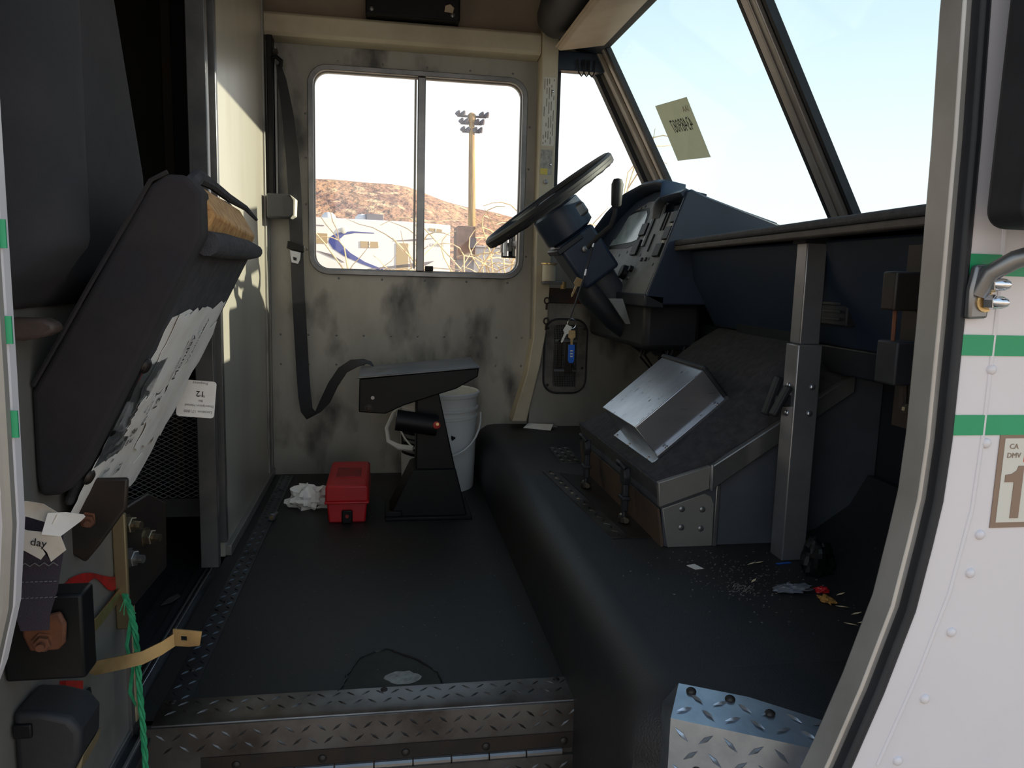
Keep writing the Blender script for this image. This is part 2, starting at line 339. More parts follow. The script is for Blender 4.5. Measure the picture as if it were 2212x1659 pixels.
# dry weeds just outside the driver's side
def weed(x, y, h, n, spread, label, group='dry weeds outside the window', curl=.35):
    root = thing('dry_weed', label, 'weed', (x, y, -.78), group)
    mb = MB()
    for k in range(n):
        a = random.uniform(0, 6.28); d = V((math.cos(a), math.sin(a)*.6, 0)); hh = h*random.uniform(.55, 1.0); p = V((x, y, -.78)); pts = [p.copy()]; dirv = (V((0, 0, 1))+d*spread*random.uniform(.2, 1)).normalized()
        for q in range(7):
            dirv = (dirv+V((random.uniform(-.25, .25), random.uniform(-.2, .2), random.uniform(-.12, .06)))).normalized()
            p = p+dirv*hh/7; pts.append(p.copy())
        c = random.choice([-1, 1]); 
        for q in range(4):
            dirv = (dirv+V((c*curl, 0, -curl*1.1))).normalized(); p = p+dirv*hh/22; pts.append(p.copy())
        mb.tube(pts, [.015*(1-.75*i/11) for i in range(12)], 5)
        for q in range(random.randint(2, 4)):
            i = random.randint(3, 8); b = pts[i]; dv = (V((random.uniform(-1, 1), random.uniform(-.5, .5), random.uniform(.0, .9)))).normalized(); br = [b]
            for z in range(4):
                dv = (dv+V((random.uniform(-.3, .3), 0, random.uniform(-.35, .2)))).normalized(); br.append(br[-1]+dv*hh*.055)
            mb.tube(br, [.008, .007, .006, .005, .003], 4)
    o = mb.build('stems', mWeed, root)
    return root
WL = ['dry weed clump low at the left pane of the sliding window', 'bleached weed with curled tips before the camper body', 'tangled dry weed beside the window mullion', 'tall curled dry weed in front of the dark utility box',
      'dry bush at the foot of the wooden pole', 'pale dry weed right of the wooden pole', 'dense straw weed behind the outside mirror bracket', 'tall thin weed stalk seen beyond the steering wheel', 'faint tall stalks seen through the quarter window']
for (x, y, h, n, sp_), L in zip([(-.35, 8.5, 1.9, 4, .35), (.15, 8.2, 2.6, 4, .5), (.85, 8.0, 2.3, 9, .6), (1.25, 8.6, 2.5, 14, .5), (1.55, 8.2, 2.2, 14, .5), (1.75, 8.4, 2.6, 12, .4), (2.1, 8.0, 2.1, 16, .35), (2.25, 7.6, 3.1, 2, .12), (3.1, 8.5, 3.2, 4, .25)], WL):
    weed(x, y, h, n, sp_, L)

# ================================================================== VAN SHELL
# driver-side wall with its sliding-window opening and the quarter-window opening
win = rrect(-.272, .521, .807, 1.540, .055)
quar = [(.655, .90), (1.19, .90), (1.14, 1.02), (.82, 1.60), (.80, 1.625), (.655, 1.615)]
wl = MB().holed([(-3, -.03), (1.27, -.03), (1.27, .95), (.77, 1.8), (.77, 2.05), (-3, 2.05)], [win, quar], 'y', 3.05, 3.08).build('wall_left', mAluW, smooth=0)
struct(wl, 'dull scuffed aluminium wall on the driver side')
mb = MB()
for x, z in [(-.18+.165*k, 1.575) for k in range(5)]+[(-.18+.165*k, .775) for k in range(5)]+[(-.30, z) for z in (.88, 1.05, 1.22, 1.38)]+[(.552, z) for z in (.88, 1.05, 1.22, 1.38)]+[(-.4+.105*k, .555) for k in range(10)]+[(-.4+.105*k, .44) for k in range(10)]:
    mb.dome((x, 3.05, z), (0, -1, 0), .0045, .0022, 8)
tag(mb.build('wall_rivets', mFrame, wl), kind='stuff')
# sliding window
w1 = MB().holed(rrect(-.290, .539, .789, 1.558, .072), [rrect(-.270, .519, .809, 1.538, .054)], 'y', 3.030, 3.062).build('window_1', mFrame, bevel=.004)
struct(w1, 'sliding window with rounded grey frame in the driver wall')
MB().holed(rrect(-.271, .520, .808, 1.539, .054), [rrect(-.266, .515, .813, 1.534, .050)], 'y', 3.058, 3.075).build('inner_track', mAlu, w1)
MB().box((.116, 3.036, .81), (.146, 3.07, 1.537)).build('mullion', mFrame, w1, bevel=.003)
MB().box((.104, 3.045, .82), (.112, 3.06, 1.53)).build('sash_edge', mAlu, w1)
for a, b, n in ((-.269, .112, 'pane'), (.146, .518, 'pane')): MB().box((a, 3.062 if a < 0 else 3.066, .815), (b, 3.065 if a < 0 else 3.069, 1.533)).build(n, mGlassSide, w1, smooth=0)
MB().box((.150, 3.026, .812), (.182, 3.046, .832)).build('latch', mBlack, w1, bevel=.003)
# header rail, upper cove, door-post strip
r1 = MB().prism([(3.05, 1.625), (2.985, 1.632), (2.975, 1.642), (2.975, 1.702), (2.985, 1.712), (3.05, 1.716)], 'x', -.44, .575).build('trim_1', mCream, bevel=.003)
struct(r1, 'cream painted header rail running above the sliding window')
cv = MB().prism([(3.05, 1.716), (3.03, 1.716), (2.86, 2.05), (3.05, 2.05)], 'x', -.44, .80).build('trim_2', M('brown_cove', (132, 118, 104), .7, col2=(120, 106, 92), vs=3), smooth=0)
struct(cv, 'brownish cove panel between header rail and roof')
ps = MB().prism([(.577, 1.735), (.640, 1.738), (.638, .80), (.632, .62), (.610, .46), (.560, .225), (.500, .225), (.556, .42), (.576, .56), (.577, .70)], 'y', 2.965, 3.05).build('trim_3', mCream, bevel=.004)
struct(ps, 'cream door post strip with printed labels at the front edge of the driver door')
for z in (1.50, 1.23): rivet(ps, (.622, 2.965, z), (0, -1, 0), .005, .003, mChrome, 'screw')
lb = MB().box((.585, 2.9645, 1.30), (.632, 2.9655, 1.55)).build('printed_label', mLabel, ps, smooth=0)
mb = MB()
for c in range(5):
    z = 1.545
    while z > 1.31:
        L = random.uniform(.008, .045); x = .589+c*.009
        if random.random() < .75: mb.box((x, 2.9638, max(z-L, 1.305)), (x+.0025, 2.9646, z))
        z -= L+random.uniform(.004, .02)
tag(mb.build('fine_print', M('print_grey', (110, 100, 92), .7), lb, smooth=0), kind='stuff')
lb2 = MB().box((.583, 2.9645, 1.192), (.628, 2.9655, 1.285)).build('printed_label', M('label_grey', (168, 164, 158), .6, col2=(130, 128, 124), vs=80), ps, smooth=0)
MB().box((.583, 2.9635, 1.192), (.611, 2.965, 1.215)).build('yellow_patch', mYel, lb2, smooth=0)
MB().lathe([(.009, 0), (.009, .004), (.004, .005)], (.606, 2.965, 1.165), (0, -1, 0), 12).build('snap_button', mFrame, ps)
# dirty joint between wall sheets: thin vertical seam strip beside the belt
struct(MB().box((-.44, 3.035, 0), (-.432, 3.05, 1.63)).build('trim_4', mAlu, bevel=.002), 'narrow angle strip where bulkhead meets the driver wall')

# floor
fl = MB().box((-.44, 1.33, -.04), (.37, 3.05, 0)).build('floor', mRubber, smooth=0); struct(fl, 'worn black rubber cab floor')
tear = [(-.085, 1.398), (-.080, 1.43), (-.073, 1.463), (-.062, 1.50), (-.048, 1.530), (-.02, 1.552), (.005, 1.566), (.03, 1.545), (.067, 1.515), (.09, 1.482), (.107, 1.452), (.117, 1.41), (.119, 1.385)]
MB().add([(x, y, .0006) for x, y in tear], [tuple(range(len(tear)))]).build('torn_underlay', M('torn_underlay', (40, 40, 36), .8, col2=(52, 50, 44), vs=12), fl, smooth=0)
mb = MB(); jt = []
for (x, y), (x2, y2) in zip(tear, tear[1:]):
    for k in range(3): jt.append((x+(x2-x)*k/3+random.uniform(-.003, .003), y+(y2-y)*k/3+random.uniform(-.003, .003), .001+random.uniform(0, .003)))
mb.tube(jt, [random.uniform(.0015, .0032) for _ in jt], 5).build('torn_rim', mRubber, fl)
cr = thing('bare_metal_spot', 'pale bare patch showing through the torn floor rubber', 'patch', (.04, 1.44, 0))
mb = MB(); pts = []
for k in range(16):
    a = k*math.pi/8; pts.append((.038+math.cos(a)*.036*random.uniform(.8, 1.1), 1.441+math.sin(a)*.026*random.uniform(.8, 1.1)))
mb.prism(pts, 'z', .0008, .0022).build('patch', M('bare_spot', (150, 148, 142), .7, col2=(120, 118, 112), vs=60), cr)
fl2 = MB().box((-3, .80, -.06), (-.44, 3.05, -.02)).build('floor', mBlackR, smooth=0); struct(fl2, 'dark cargo floor beyond the bulkhead opening')
for k in range(5): MB().box((-.505-.05*k, 1.0, -.02), (-.49-.05*k, 3.0, -.014)).build('floor_rib', mBlackR, fl2)
# sliding-door track along the sill
tr = thing('door_track', 'long dark aluminium sliding door track on the sill', 'track', (-.45, 1.9, -.02))
for x, hgt, mm in ((-.478, .012, mFrame), (-.462, .020, mSteel), (-.438, .016, mFrame), (-.418, .010, mFrame)): MB().box((x-.003, 1.2, -.02), (x+.003, 2.14, -.02+hgt)).build('rail', mm, tr, bevel=.0012)
MB().box((-.49, 1.2, -.024), (-.402, 3.0, -.016)).build('base_plate', M('track_base', (52, 54, 60), .4, .6, col2=(40, 40, 44), vs=9), tr)
# bulkhead
wr = MB().box((-.470, 2.150, 0), (-.440, 3.05, 2.05)).build('wall_rear', mBulk, bevel=.003); struct(wr, 'satin aluminium bulkhead panel behind the driver space')
for y, z in [(2.18, z) for z in (.3, .62, .96, 1.3, 1.7)]+[(2.98, z) for z in (.2, .55, .9, 1.25, 1.6)]: rivet(wr, (-.44, y, z), (1, 0, 0), .006, .003, mBolt, 'screw')
MB().box((-.441, 2.16, .0), (-.425, 3.04, .03)).build('kick_angle', mAlu, wr, bevel=.002)
MB().box((-.441, 2.955, .0), (-.432, 2.985, 1.95)).build('edge_strip', mAlu, wr, bevel=.002)
for k, (y0, y1, z0, mm) in enumerate([(2.020, 2.046, .02, mFrame), (2.128, 2.150, .05, mFrame)]):
    struct(MB().box((-.475, y0, z0), (-.430, y1, 2.05)).build('trim_%d' % (5+k), mm, bevel=.002), ['inner grey steel door upright at the bulkhead opening', 'outer grey steel channel at the bulkhead panel edge'][k])
struct(MB().box((-.47, 2.046, .03), (-.462, 2.128, 2.05)).build('trim_7', mBlackR, smooth=0), 'black gap seal between the two steel uprights')
wp = MB().box((-.470, .80, -.02), (-.440, 1.345, 2.05)).build('wall_rear_passenger', mAlu, bevel=.002); struct(wp, 'grey aluminium bulkhead panel behind the folding seat')
MB().box((-.475, 1.345, -.02), (-.432, 1.362, .295)).build('edge_strip', M('olive_strip', (150, 138, 108), .6, col2=(120, 110, 84), vs=14), wp, bevel=.002)
MB().box((-.440, 1.328, -.02), (-.434, 1.345, .295)).build('edge_strip', mFrame, wp)
struct(MB().box((-.47, 1.345, 1.95), (-.44, 2.15, 2.05)).build('trim_8', mAlu), 'header above the bulkhead opening')
struct(MB().box((-3.0, .75, 2.05), (.80, 3.08, 2.09)).build('ceiling', mCream, smooth=0), 'cab and cargo roof')
struct(MB().box((-3.03, .75, -.06), (-3, 3.08, 2.09)).build('wall_back', mCargo, smooth=0), 'closed back end of the cargo box')
# cargo lining, a stud and a wire-mesh guard
struct(MB().box((-3, 3.0, -.02), (-.47, 3.04, 2.05)).build('wall_cargo_left', mCargo, smooth=0), 'dark cargo side wall seen through the bulkhead opening')
struct(MB().box((-3, .80, -.02), (-.47, .83, 2.05)).build('wall_cargo_right', mCargo, smooth=0), 'dark cargo wall on the passenger side')
st = thing('cargo_stud', 'dim brown upright stud inside the cargo space', 'stud', (-.75, 2.95, -.02)); MB().box((-.77, 2.93, -.02), (-.73, 3.0, 2.05)).build('post', M('stud_brown', (92, 80, 66), .8), st, bevel=.003)
MB().box((-.73, 2.9, -.02), (-.66, 3.0, 2.05)).build('channel', mBlackR, st, bevel=.003)
gd = thing('mesh_guard', 'expanded metal guard panel in the dark cargo space', 'guard', (-.68, 2.3, -.02))
mb = MB(); x0, z0, cw, ch = -.86, .13, .026, .0135
for i in range(14):
    for j in range(19):
        x = x0+i*cw; z = z0+j*ch
        for pts in (((x, z+ch/2), (x+cw/2, z+ch)), ((x, z+ch/2), (x+cw/2, z)), ((x+cw/2, z), (x+cw, z+ch/2)), ((x+cw/2, z+ch), (x+cw, z+ch/2))):
            mb.tube([(a, 2.3, b) for a, b in pts], .0011, 4, cap=False)
tag(mb.build('expanded_mesh', mMesh, gd, smooth=0), kind='stuff')
MB().box((-.87, 2.29, .075), (-.49, 2.31, .13)).build('lower_rail', mFrame, gd); MB().box((-.87, 2.29, .387), (-.49, 2.31, .40)).build('upper_rail', mFrame, gd)
for x in (-.87, -.50): MB().box((x, 2.29, -.02), (x+.012, 2.31, .40)).build('leg', mFrame, gd)
scp = thing('pale_scrap', 'small pale scrap on the dark cargo floor', 'scrap', (-.52, 1.9, -.02)); MB().prism([(-.535, 1.87), (-.515, 1.885), (-.502, 1.92), (-.512, 1.935), (-.528, 1.91)], 'z', -.0135, -.0115).build('scrap', mFrame, scp)

# passenger-side outer skin, rear of the doorway
edge = [(-.338, 2.1), (-.336, 1.2), (-.336, .70), (-.337, .56), (-.345, .48), (-.360, .42), (-.383, .36), (-.43, .30), (-.5, .25)]
wb = MB().prism(edge+[(-3, .25), (-3, 2.1)], 'y', .75, .768).build('wall_right_rear', mWhite, bevel=.003); struct(wb, 'white outer body panel at the left edge of the doorway')
MB().box((-3, .76, -.3), (-.45, .80, .26)).build('lower_skin', mWhite, wb)
mb = MB()
for d, r in ((.006, .006), (.020, .004)): mb.tube([(x-d, .748, z) for x, z in edge[1:]], r, 8)
mb.build('edge_moulding', mAlu, wb)
for z in (.825, .740, .654): MB().box((-1.2, .7485, z-.0125), (-.331, .7505, z+.0125)).build('green_stripe', mGreen, wb, smooth=0)
for x, z in ((-.347, .69), (-.347, .59), (-.356, .49), (-.347, .79), (-.347, .89)): rivet(wb, (x, .75, z), (0, -1, 0), .0055, .003, mWhite)
# passenger-side outer skin, forward of the doorway
eg = [(.612, 2.1), (.614, 1.10), (.620, .96), (.624, .76), (.625, .63), (.622, .56), (.615, .51), (.602, .43), (.572, .33), (.540, .24), (.47, .06), (.40, -.12)]
wf = MB().prism(eg+[(.40, -.3), (1.6, -.3), (1.45, .95), (.85, 2.1)], 'y', .75, .79).build('wall_right_front', mWhite, bevel=.006, seg=3); struct(wf, 'white outer body panel at the right edge of the doorway')
mb = MB(); mb.tube([(x+.047, .7515, z) for x, z in [(.612, 1.0), (.62, .80), (.62, .63), (.617, .55), (.60, .45), (.57, .35), (.53, .24)]], .0035, 8); mb.build('pressed_crease', mWhite, wf)
for z in (.827, .739, .649): MB().box((.624, .7485, z-.0115), (1.4, .7505, z+.0115)).build('green_stripe', mGreen, wf, smooth=0)
for x, z in ((.668, .712), (.672, .628), (.678, .520), (.671, .474), (.655, .402), (.630, .320), (.603, .243)): rivet(wf, (x, .75, z), (0, -1, 0), .0062, .0042, mWhite)
# jamb: black rubber seal and the bright aluminium edge, following the same curve
def jamb(poly, d0, d1, y0, y1):
    a = [(x+d0, z) for x, z in poly]; b = [(x+d1, z) for x, z in poly][::-1]
    return MB().prism(a+b, 'y', y0, y1)
struct(jamb(eg, -.008, .004, .747, .766).build('trim_9', mBlackR, bevel=.004), 'black rubber door seal along the right jamb')
struct(jamb(eg, -.016, .0, .764, .803).build('trim_10', mJamb, bevel=.003), 'bright aluminium edge of the right door jamb')
struct(jamb([(x, z) for x, z in edge], -.06, -.02, .768, .80).build('trim_11', mBlackR, bevel=.003), 'dark door seal along the left jamb')
struct(MB().box((-.4, .75, 1.98), (.64, .80, 2.09)).build('trim_12', mWhite), 'white body header above the doorway')

# raised platform carrying the engine cover
prof = [(.358, -.45), (.358, .06), (.360, .11), (.368, .15), (.385, .178), (.41, .195), (.44, .20), (.90, .20), (1.0, .235), (1.08, .29), (1.12, .36), (1.16, .36), (1.16, -.45)]
pf = MB().prism(prof, 'y', 1.06, 3.05).build('raised_floor', mMat, smooth=50); struct(pf, 'raised black rubber-covered platform at the front of the cab')
path = [(.358, 1.06), (.358, .985), (.62, .835), (1.16, .795)]
rings = [(-.45, 0), (.06, 0), (.11, .002), (.15, .010), (.178, .027), (.195, .052), (.1999, .082)]
pv = []
def off2(d):
    q = []
    for k in range(4):
        ns = []
        for a, b in ((k-1, k), (k, k+1)):
            if a >= 0 and b < 4: t = (V(path[b])-V(path[a])).normalized(); ns.append(V((-t.y, t.x)))
        if len(ns) == 1: v = ns[0]
        else: v = (ns[0]+ns[1])/(1+ns[0].dot(ns[1]))
        q.append((path[k][0]+v.x*d, path[k][1]+v.y*d))
    return q
for h, d in rings: pv += [(x, y, h) for x, y in off2(d)]
m_ = len(path); pfs = [(r*m_+k, r*m_+k+1, (r+1)*m_+k+1, (r+1)*m_+k) for r in range(len(rings)-1) for k in range(m_-1)]
pv.append((1.16, 1.06, .1999)); pfs.append(tuple(range((len(rings)-1)*m_, len(rings)*m_))+(len(pv)-1,))
MB().add(pv, pfs).build('front_corner', mMat, pf, smooth=60)
# step well
sw_ = MB().box((-.42, 1.318, -.40), (.37, 1.345, -.0)).build('step_riser', mTread, smooth=0); struct(sw_, 'dark metal riser under the cab floor edge')
struct(MB().box((-.44, .78, -.42), (.37, 1.33, -.38)).build('step_tread', mTread, smooth=0), 'entry step below the doorway')
struct(MB().box((-.46, .80, -.42), (-.41, 1.36, -.02)).build('step_side', mDarkSteel, smooth=0), 'dark side of the step well')

# firewall, cowl and windshield
ff = MB().prism([(.80, .20), (3.05, .20), (3.05, .96), (.80, .96)], 'x', 1.14, 1.17).build('wall_front', mDashD, smooth=0); struct(ff, 'dark firewall below the dash')
struct(MB().prism([(1.14, .93), (1.14, .97), (1.30, .99), (1.30, .90)], 'y', .80, 3.05).build('trim_13', mDash, smooth=0), 'cowl at the base of the windshield')
wd = V((-.289, 0, .509)).normalized(); wn = V((-.509, 0, -.289)).normalized()   # up the glass, and into the cab
W0 = V((1.193, 0, .991))
def ws(t, y, o=0): return W0+wd*t+V((0, y, 0))+wn*o
def wsbar(y0, y1, t0, t1, o0, o1):
    return MB().add([ws(t, y, o) for o in (o0, o1) for t, y in ((t0, y0), (t0, y1), (t1, y1), (t1, y0))], [(0, 3, 2, 1), (4, 5, 6, 7), (0, 1, 5, 4), (1, 2, 6, 5), (2, 3, 7, 6), (3, 0, 4, 7)])
T1 = .79
for k, (a, b, L) in enumerate(((1.945, 2.915, 'driver half of the slanted windshield'), (.85, 1.855, 'passenger half of the slanted windshield'))):
    g = wsbar(a, b, -.12, T1, -.004, .0).build('window_%d' % (2+k), mGlassWS, smooth=0); struct(g, L)
    for q, r in (((a, a+.014, -.12, T1), 's'), ((b-.014, b, -.12, T1), 's'), ((a, b, T1-.014, T1), 't')): wsbar(*q, -.008, .010).build('gasket', mBlackR, g)
dv = wsbar(1.855, 1.945, -.12, T1+.05, -.02, .0).build('trim_14', mBlackR); struct(dv, 'black-edged centre divider of the windshield')
wsbar(1.872, 1.935, -.12, T1+.05, .0, .016).build('divider_cap', mJamb, dv, bevel=.004); wsbar(1.893, 1.914, -.12, T1+.05, .016, .022).build('divider_rib', mJamb, dv, bevel=.003)
ap = wsbar(2.915, 3.05, -.14, T1+.05, -.010, .0).build('trim_15', mCream, bevel=.004); struct(ap, 'cream corner post between windshield and quarter window')
wsbar(2.93, 2.955, -.12, T1, .0, .012).build('post_rib', mJamb, ap, bevel=.003); wsbar(2.985, 3.02, -.12, T1, .0, .018).build('post_rib', mJamb, ap, bevel=.004)
apr = wsbar(.75, .85, -.14, T1+.3, -.05, .0).build('trim_16', mCream, bevel=.004); struct(apr, 'front corner post on the passenger side')
hd = MB().prism([(.822, 1.655), (.79, 1.655), (.60, 1.72), (.58, 2.05), (.80, 2.05), (.80, 1.70)], 'y', .80, 3.05).build('trim_17', M('navy_headliner', (40, 48, 62), .6, col2=(34, 40, 52), vs=5), bevel=.004); struct(hd, 'dark padded header above the windshield')
# quarter window
g4 = MB().prism(quar, 'y', 3.062, 3.066).build('window_4', mGlassSide, smooth=0); struct(g4, 'small quarter window ahead of the driver door')
q2 = [(.668, .914), (1.165, .914), (1.125, 1.01), (.81, 1.583), (.785, 1.605), (.668, 1.598)]
MB().holed(quar, [q2], 'y', 3.04, 3.075).build('gasket', mBlackR, g4)
qb = MB().box((.64, 3.0, 1.59), (.83, 3.05, 1.66)).build('trim_18', mDash, bevel=.004); struct(qb, 'dark bar above the quarter window')
for dx in (0, .02, .04):
    MB().tube([(.72+dx, 2.99, 1.63), (.725+dx, 2.985, 1.58), (.735+dx, 2.98, 1.567), (.745+dx, 2.985, 1.58), (.748+dx, 2.99, 1.63)], .003, 6).build('wire_loop', mBlackR, qb)
# driver side lower panel ahead of the door (carries the vent)
fp = MB().box((.575, 3.0, .19), (1.14, 3.04, .88)).build('wall_left_front', mAluW, smooth=0); struct(fp, 'grimy metal side panel around the floor vent, front of the driver door')
MB().box((.64, 2.985, .70), (1.14, 3.0, .76)).build('stiffener', mRust, fp, bevel=.003)

# ================================================================== CAB FITTINGS
# ---- engine cover (doghouse)
Y0, Y1 = 1.59, 2.30
ec = thing('engine_cover', 'carpeted sloping engine cover with grey metal sides on the raised floor', 'engine cover', (.85, 1.95, .20))
side = [(.628, .20), (1.14, .20), (1.14, .64), (1.056, .592), (.904, .495), (.722, .379), (.612, .345), (.616, .29)]
MB().prism(side, 'y', Y0, Y1).build('body', M('cover_sheet', (88, 92, 100), .42, .3, col2=(72, 76, 84), vs=4), ec, bevel=.003)
crown = [(.604, .346), (.640, .368), (.80, .508), (.93, .618), (1.0, .66), (1.14, .665)]
edgeP = [(.604, .346), (.640, .362), (.80, .437), (.93, .52), (1.0, .562), (1.14, .645)]
def cov(u, v):
    s = min(v, 1-v)/.14; s = max(0, min(1, s)); s = s*s*(3-2*s); k = u*5; i = min(4, int(k)); f = k-i
    a = [edgeP[i][q]+(edgeP[i+1][q]-edgeP[i][q])*f for q in (0, 1)]; b = [crown[i][q]+(crown[i+1][q]-crown[i][q])*f for q in (0, 1)]
    return V((a[0]+(b[0]-a[0])*s, Y0+.004+(Y1-Y0-.008)*v, a[1]+(b[1]-a[1])*s+.003))
MB().grid(cov, 26, 26, back=(.004, 0, -.02)).build('carpet_top', mCarpet, ec, smooth=60)
MB().prism([(.600, .352), (.611, .352), (.634, .285), (.622, .285)], 'y', Y0+.01, Y1).build('carpet_lip', mCarpet, ec, bevel=.004)
MB().prism([(.600, .355), (.722, .392), (.722, .338), (.606, .298)], 'y', Y0-.014, Y0).build('side_bar', mAlu, ec, bevel=.002)
MB().prism([(.722, .392), (.904, .508), (1.056, .605), (1.056, .560), (.904, .458), (.728, .338)], 'y', Y0-.018, Y0).build('side_bar', mFrame, ec, bevel=.003)
MB().tube([(.723, Y0-.016, .395), (.724, Y0-.019, .36), (.725, Y0-.016, .336)], .004, 6).build('weld', mSteel, ec)
pl = MB().prism([(.634, .20), (.742, .20), (.740, .30), (.732, .318), (.716, .325), (.616, .292)], 'y', Y0-.004, Y0).build('side_plate', mAlu, ec, bevel=.002)
for x, z in ((.663, .290), (.712, .288), (.664, .247), (.711, .243)): rivet(pl, (x, Y0-.004, z), (0, -1, 0), .0075, .004, mFrame)
MB().box((.742, Y0-.006, .20), (.752, Y0, .345)).build('plate_edge', mFrame, ec, bevel=.002)
MB().prism([(.626, .20), (.6265, .21), (.612, .29), (.607, .29), (.620, .20)], 'y', Y0+.002, Y1).build('rear_panel', M('rusty_rear_panel', (96, 76, 62), .6, .3, col2=(66, 58, 54), vs=7), ec)
def latch(parent, x, y, label=None):
    a = MB().box((x-.010, y-.010, .232), (x+.006, y+.010, .315)).build('rubber_latch', mBlackR, parent, bevel=.004)
    MB().box((x-.015, y-.017, .262), (x+.008, y+.017, .272)).build('latch_rib', mBlackR, a, bevel=.003)
    MB().prism([(y-.012, .30), (y-.020, .322), (y-.010, .345), (y+.010, .345), (y+.020, .322), (y+.012, .30)], 'x', x-.013, x+.006).build('latch_head', mBlackR, a, bevel=.004)
    MB().tube([(x-.012, y-.024, .345), (x-.02, y-.012, .356), (x-.02, y+.012, .356), (x-.012, y+.024, .345)], .006, 6).build('latch_grip', mBlackR, a)
    MB().lathe([(.014, 0), (.014, .012), (.009, .014)], (x-.002, y, .205), (0, 0, 1), 10).build('latch_foot', mDarkSteel, a)
    MB().tube([(x-.002, y-.022, .213), (x-.002, y+.022, .213)], .007, 8).build('latch_pin', mBolt, a)
    MB().tube([(x-.002, y, .21), (x-.002, y, .24)], .006, 8).build('latch_stem', mBlackR, a)
latch(ec, .588, 1.763); latch(ec, .574, 2.079)
# third latch at the post side
a = MB().obox((.845, 1.555, .555), (.30, 0, .95), (0, 1, 0), (-.95, 0, .3), .045, .010, .008).build('rubber_latch', mBlackR, ec, bevel=.004)
MB().obox((.865, 1.555, .545), (.95, 0, -.3), (0, 1, 0), (.3, 0, .95), .02, .012, .010).build('latch_head', mBlackR, a, bevel=.004)

# ---- steel box on the cover
bs = V((.762, 0, .648)).normalized(); bn = V((-.648, 0, .762)).normalized()
def bp_(s, y, h): return V((.646, y, .383))+bs*s+bn*h
def bbox(s0, s1, y0, y1, h0, h1):
    return MB().add([bp_(s, y, h) for h in (h0, h1) for s, y in ((s0, y0), (s1, y0), (s1, y1), (s0, y1))], [(0, 3, 2, 1), (4, 5, 6, 7), (0, 1, 5, 4), (1, 2, 6, 5), (2, 3, 7, 6), (3, 0, 4, 7)])
sb = thing('steel_box', 'scuffed shiny sheet-steel box riveted onto the sloping engine cover', 'metal box', tuple(bp_(.1, 1.86, 0)))
bbox(0, .218, 1.72, 2.0, -.03, .090).build('body', mBoxSteel, sb, bevel=.002)
bbox(-.002, .222, 1.705, 1.722, -.004, .004).build('flange', mSteel, sb, bevel=.001)
bbox(-.03, .004, 1.71, 2.03, -.012, -.004).build('flange', mTreadB, sb, bevel=.001)
bbox(.214, .226, 1.716, 2.004, .000, .096).build('rubber_edge', mBlackR, sb, bevel=.004)
bbox(.0, .218, 1.7195, 1.7205, .0, .001).build('seam', mBlack, sb)
for s, y in ((.03, 1.712), (.19, 1.712)): rivet(sb, bp_(s, y, .004), bn, .005, .003, mSteel)
for y in (1.75, 1.9, 2.01): rivet(sb, bp_(-.016, y, -.004), bn, .005, .003, mSteel)

# ---- tread strips and plates on the raised floor
def strip(name, label, p0, p1, wdt, z, m, rows=2, group=None, screws=2):
    p0, p1 = V(p0), V(p1); d = (p1-p0).normalized(); e = V((0, 0, 1)).cross(d); L = (p1-p0).length
    t = thing(name, label, 'tread plate', tuple((p0+p1)/2), group)
    mb = MB().obox((p0+p1)/2+V((0, 0, z)), d, e, (0, 0, 1), L/2, wdt/2, .0015)
    n = int(L/.026)
    for k in range(n):
        for r in range(rows):
            c = p0+d*(k+.5+.5*(r % 2))*L/n+e*wdt*((r+.5)/rows-.5)+V((0, 0, z+.0012)); mb.lug(c, d+e*(1 if (k+r) % 2 else -1), (0, 0, 1), .021, .006, .0024)
    mb.build('plate', m, t, smooth=25)
    for k in range(screws): rivet(t, p0+d*(k+.35)*L/screws+V((0, 0, z+.001)), (0, 0, 1), .006, .004, mDarkSteel, 'screw')
    return t
strip('tread_strip', 'worn diamond-pattern metal strip along the left edge of the cab floor', (-.378, 1.40, 0), (-.378, 3.02, 0), .046, .002, M('dark_tread', (96, 98, 104), .35, .85, col2=(70, 70, 74), vs=8), 2, screws=5)
strip('tread_strip', 'narrow diamond-pattern strip below the rubber latches', (.545, 1.655, .20), (.505, 2.275, .20), .042, .002, mTread, 1, screws=3)
strip('tread_strip', 'short diamond-pattern plate beside the far latch', (.60, 2.37, .20), (.61, 2.60, .20), .07, .002, mTread, 3, screws=0)
bpz = thing('latch_plate', 'bare dull metal plate under the engine cover latches', 'plate', (.585, 1.95, .2)); MB().prism([(.565, 1.65), (.625, 1.65), (.625, 2.2), (.535, 2.25)], 'z', .2002, .2022).build('plate', mDarkSteel, bpz)
# floor-edge nosing
ng = thing('step_nosing', 'worn diamond-plate nosing along the doorway edge of the cab floor', 'step nosing', (0, 1.34, 0))
mb = MB().prism([(1.405, .0005), (1.405, .004), (1.335, .005), (1.324, .002), (1.319, -.006), (1.318, -.056), (1.3215, -.056), (1.3225, -.006), (1.328, .000)], 'x', -.402, .371)
for k in range(28):
    x = -.392+k*.0275
    mb.lug((x, 1.388, .0036), (1, .8 if k % 2 else -.8, 0), (0, 0, 1), .026, .006, .0026); mb.lug((x+.013, 1.358, .0042), (1, -.8 if k % 2 else .8, 0), (0, 0, 1), .026, .006, .0026)
    mb.lug((x+.006, 1.3185, -.018), (1, 0, .8 if k % 2 else -.8), (0, -1, 0), .026, .006, .0026); mb.lug((x+.018, 1.3185, -.042), (1, 0, -.8 if k % 2 else .8), (0, -1, 0), .026, .006, .0026)
mb.build('plate', mTread, ng, smooth=30)
for x in (-.385, .0, .34): rivet(ng, (x, 1.396, .0038), (0, 0, 1), .007, .004, mDarkSteel, 'screw')
hg = thing('piano_hinge', 'grey piano hinge under the floor nosing', 'hinge', (.1, 1.315, -.1))
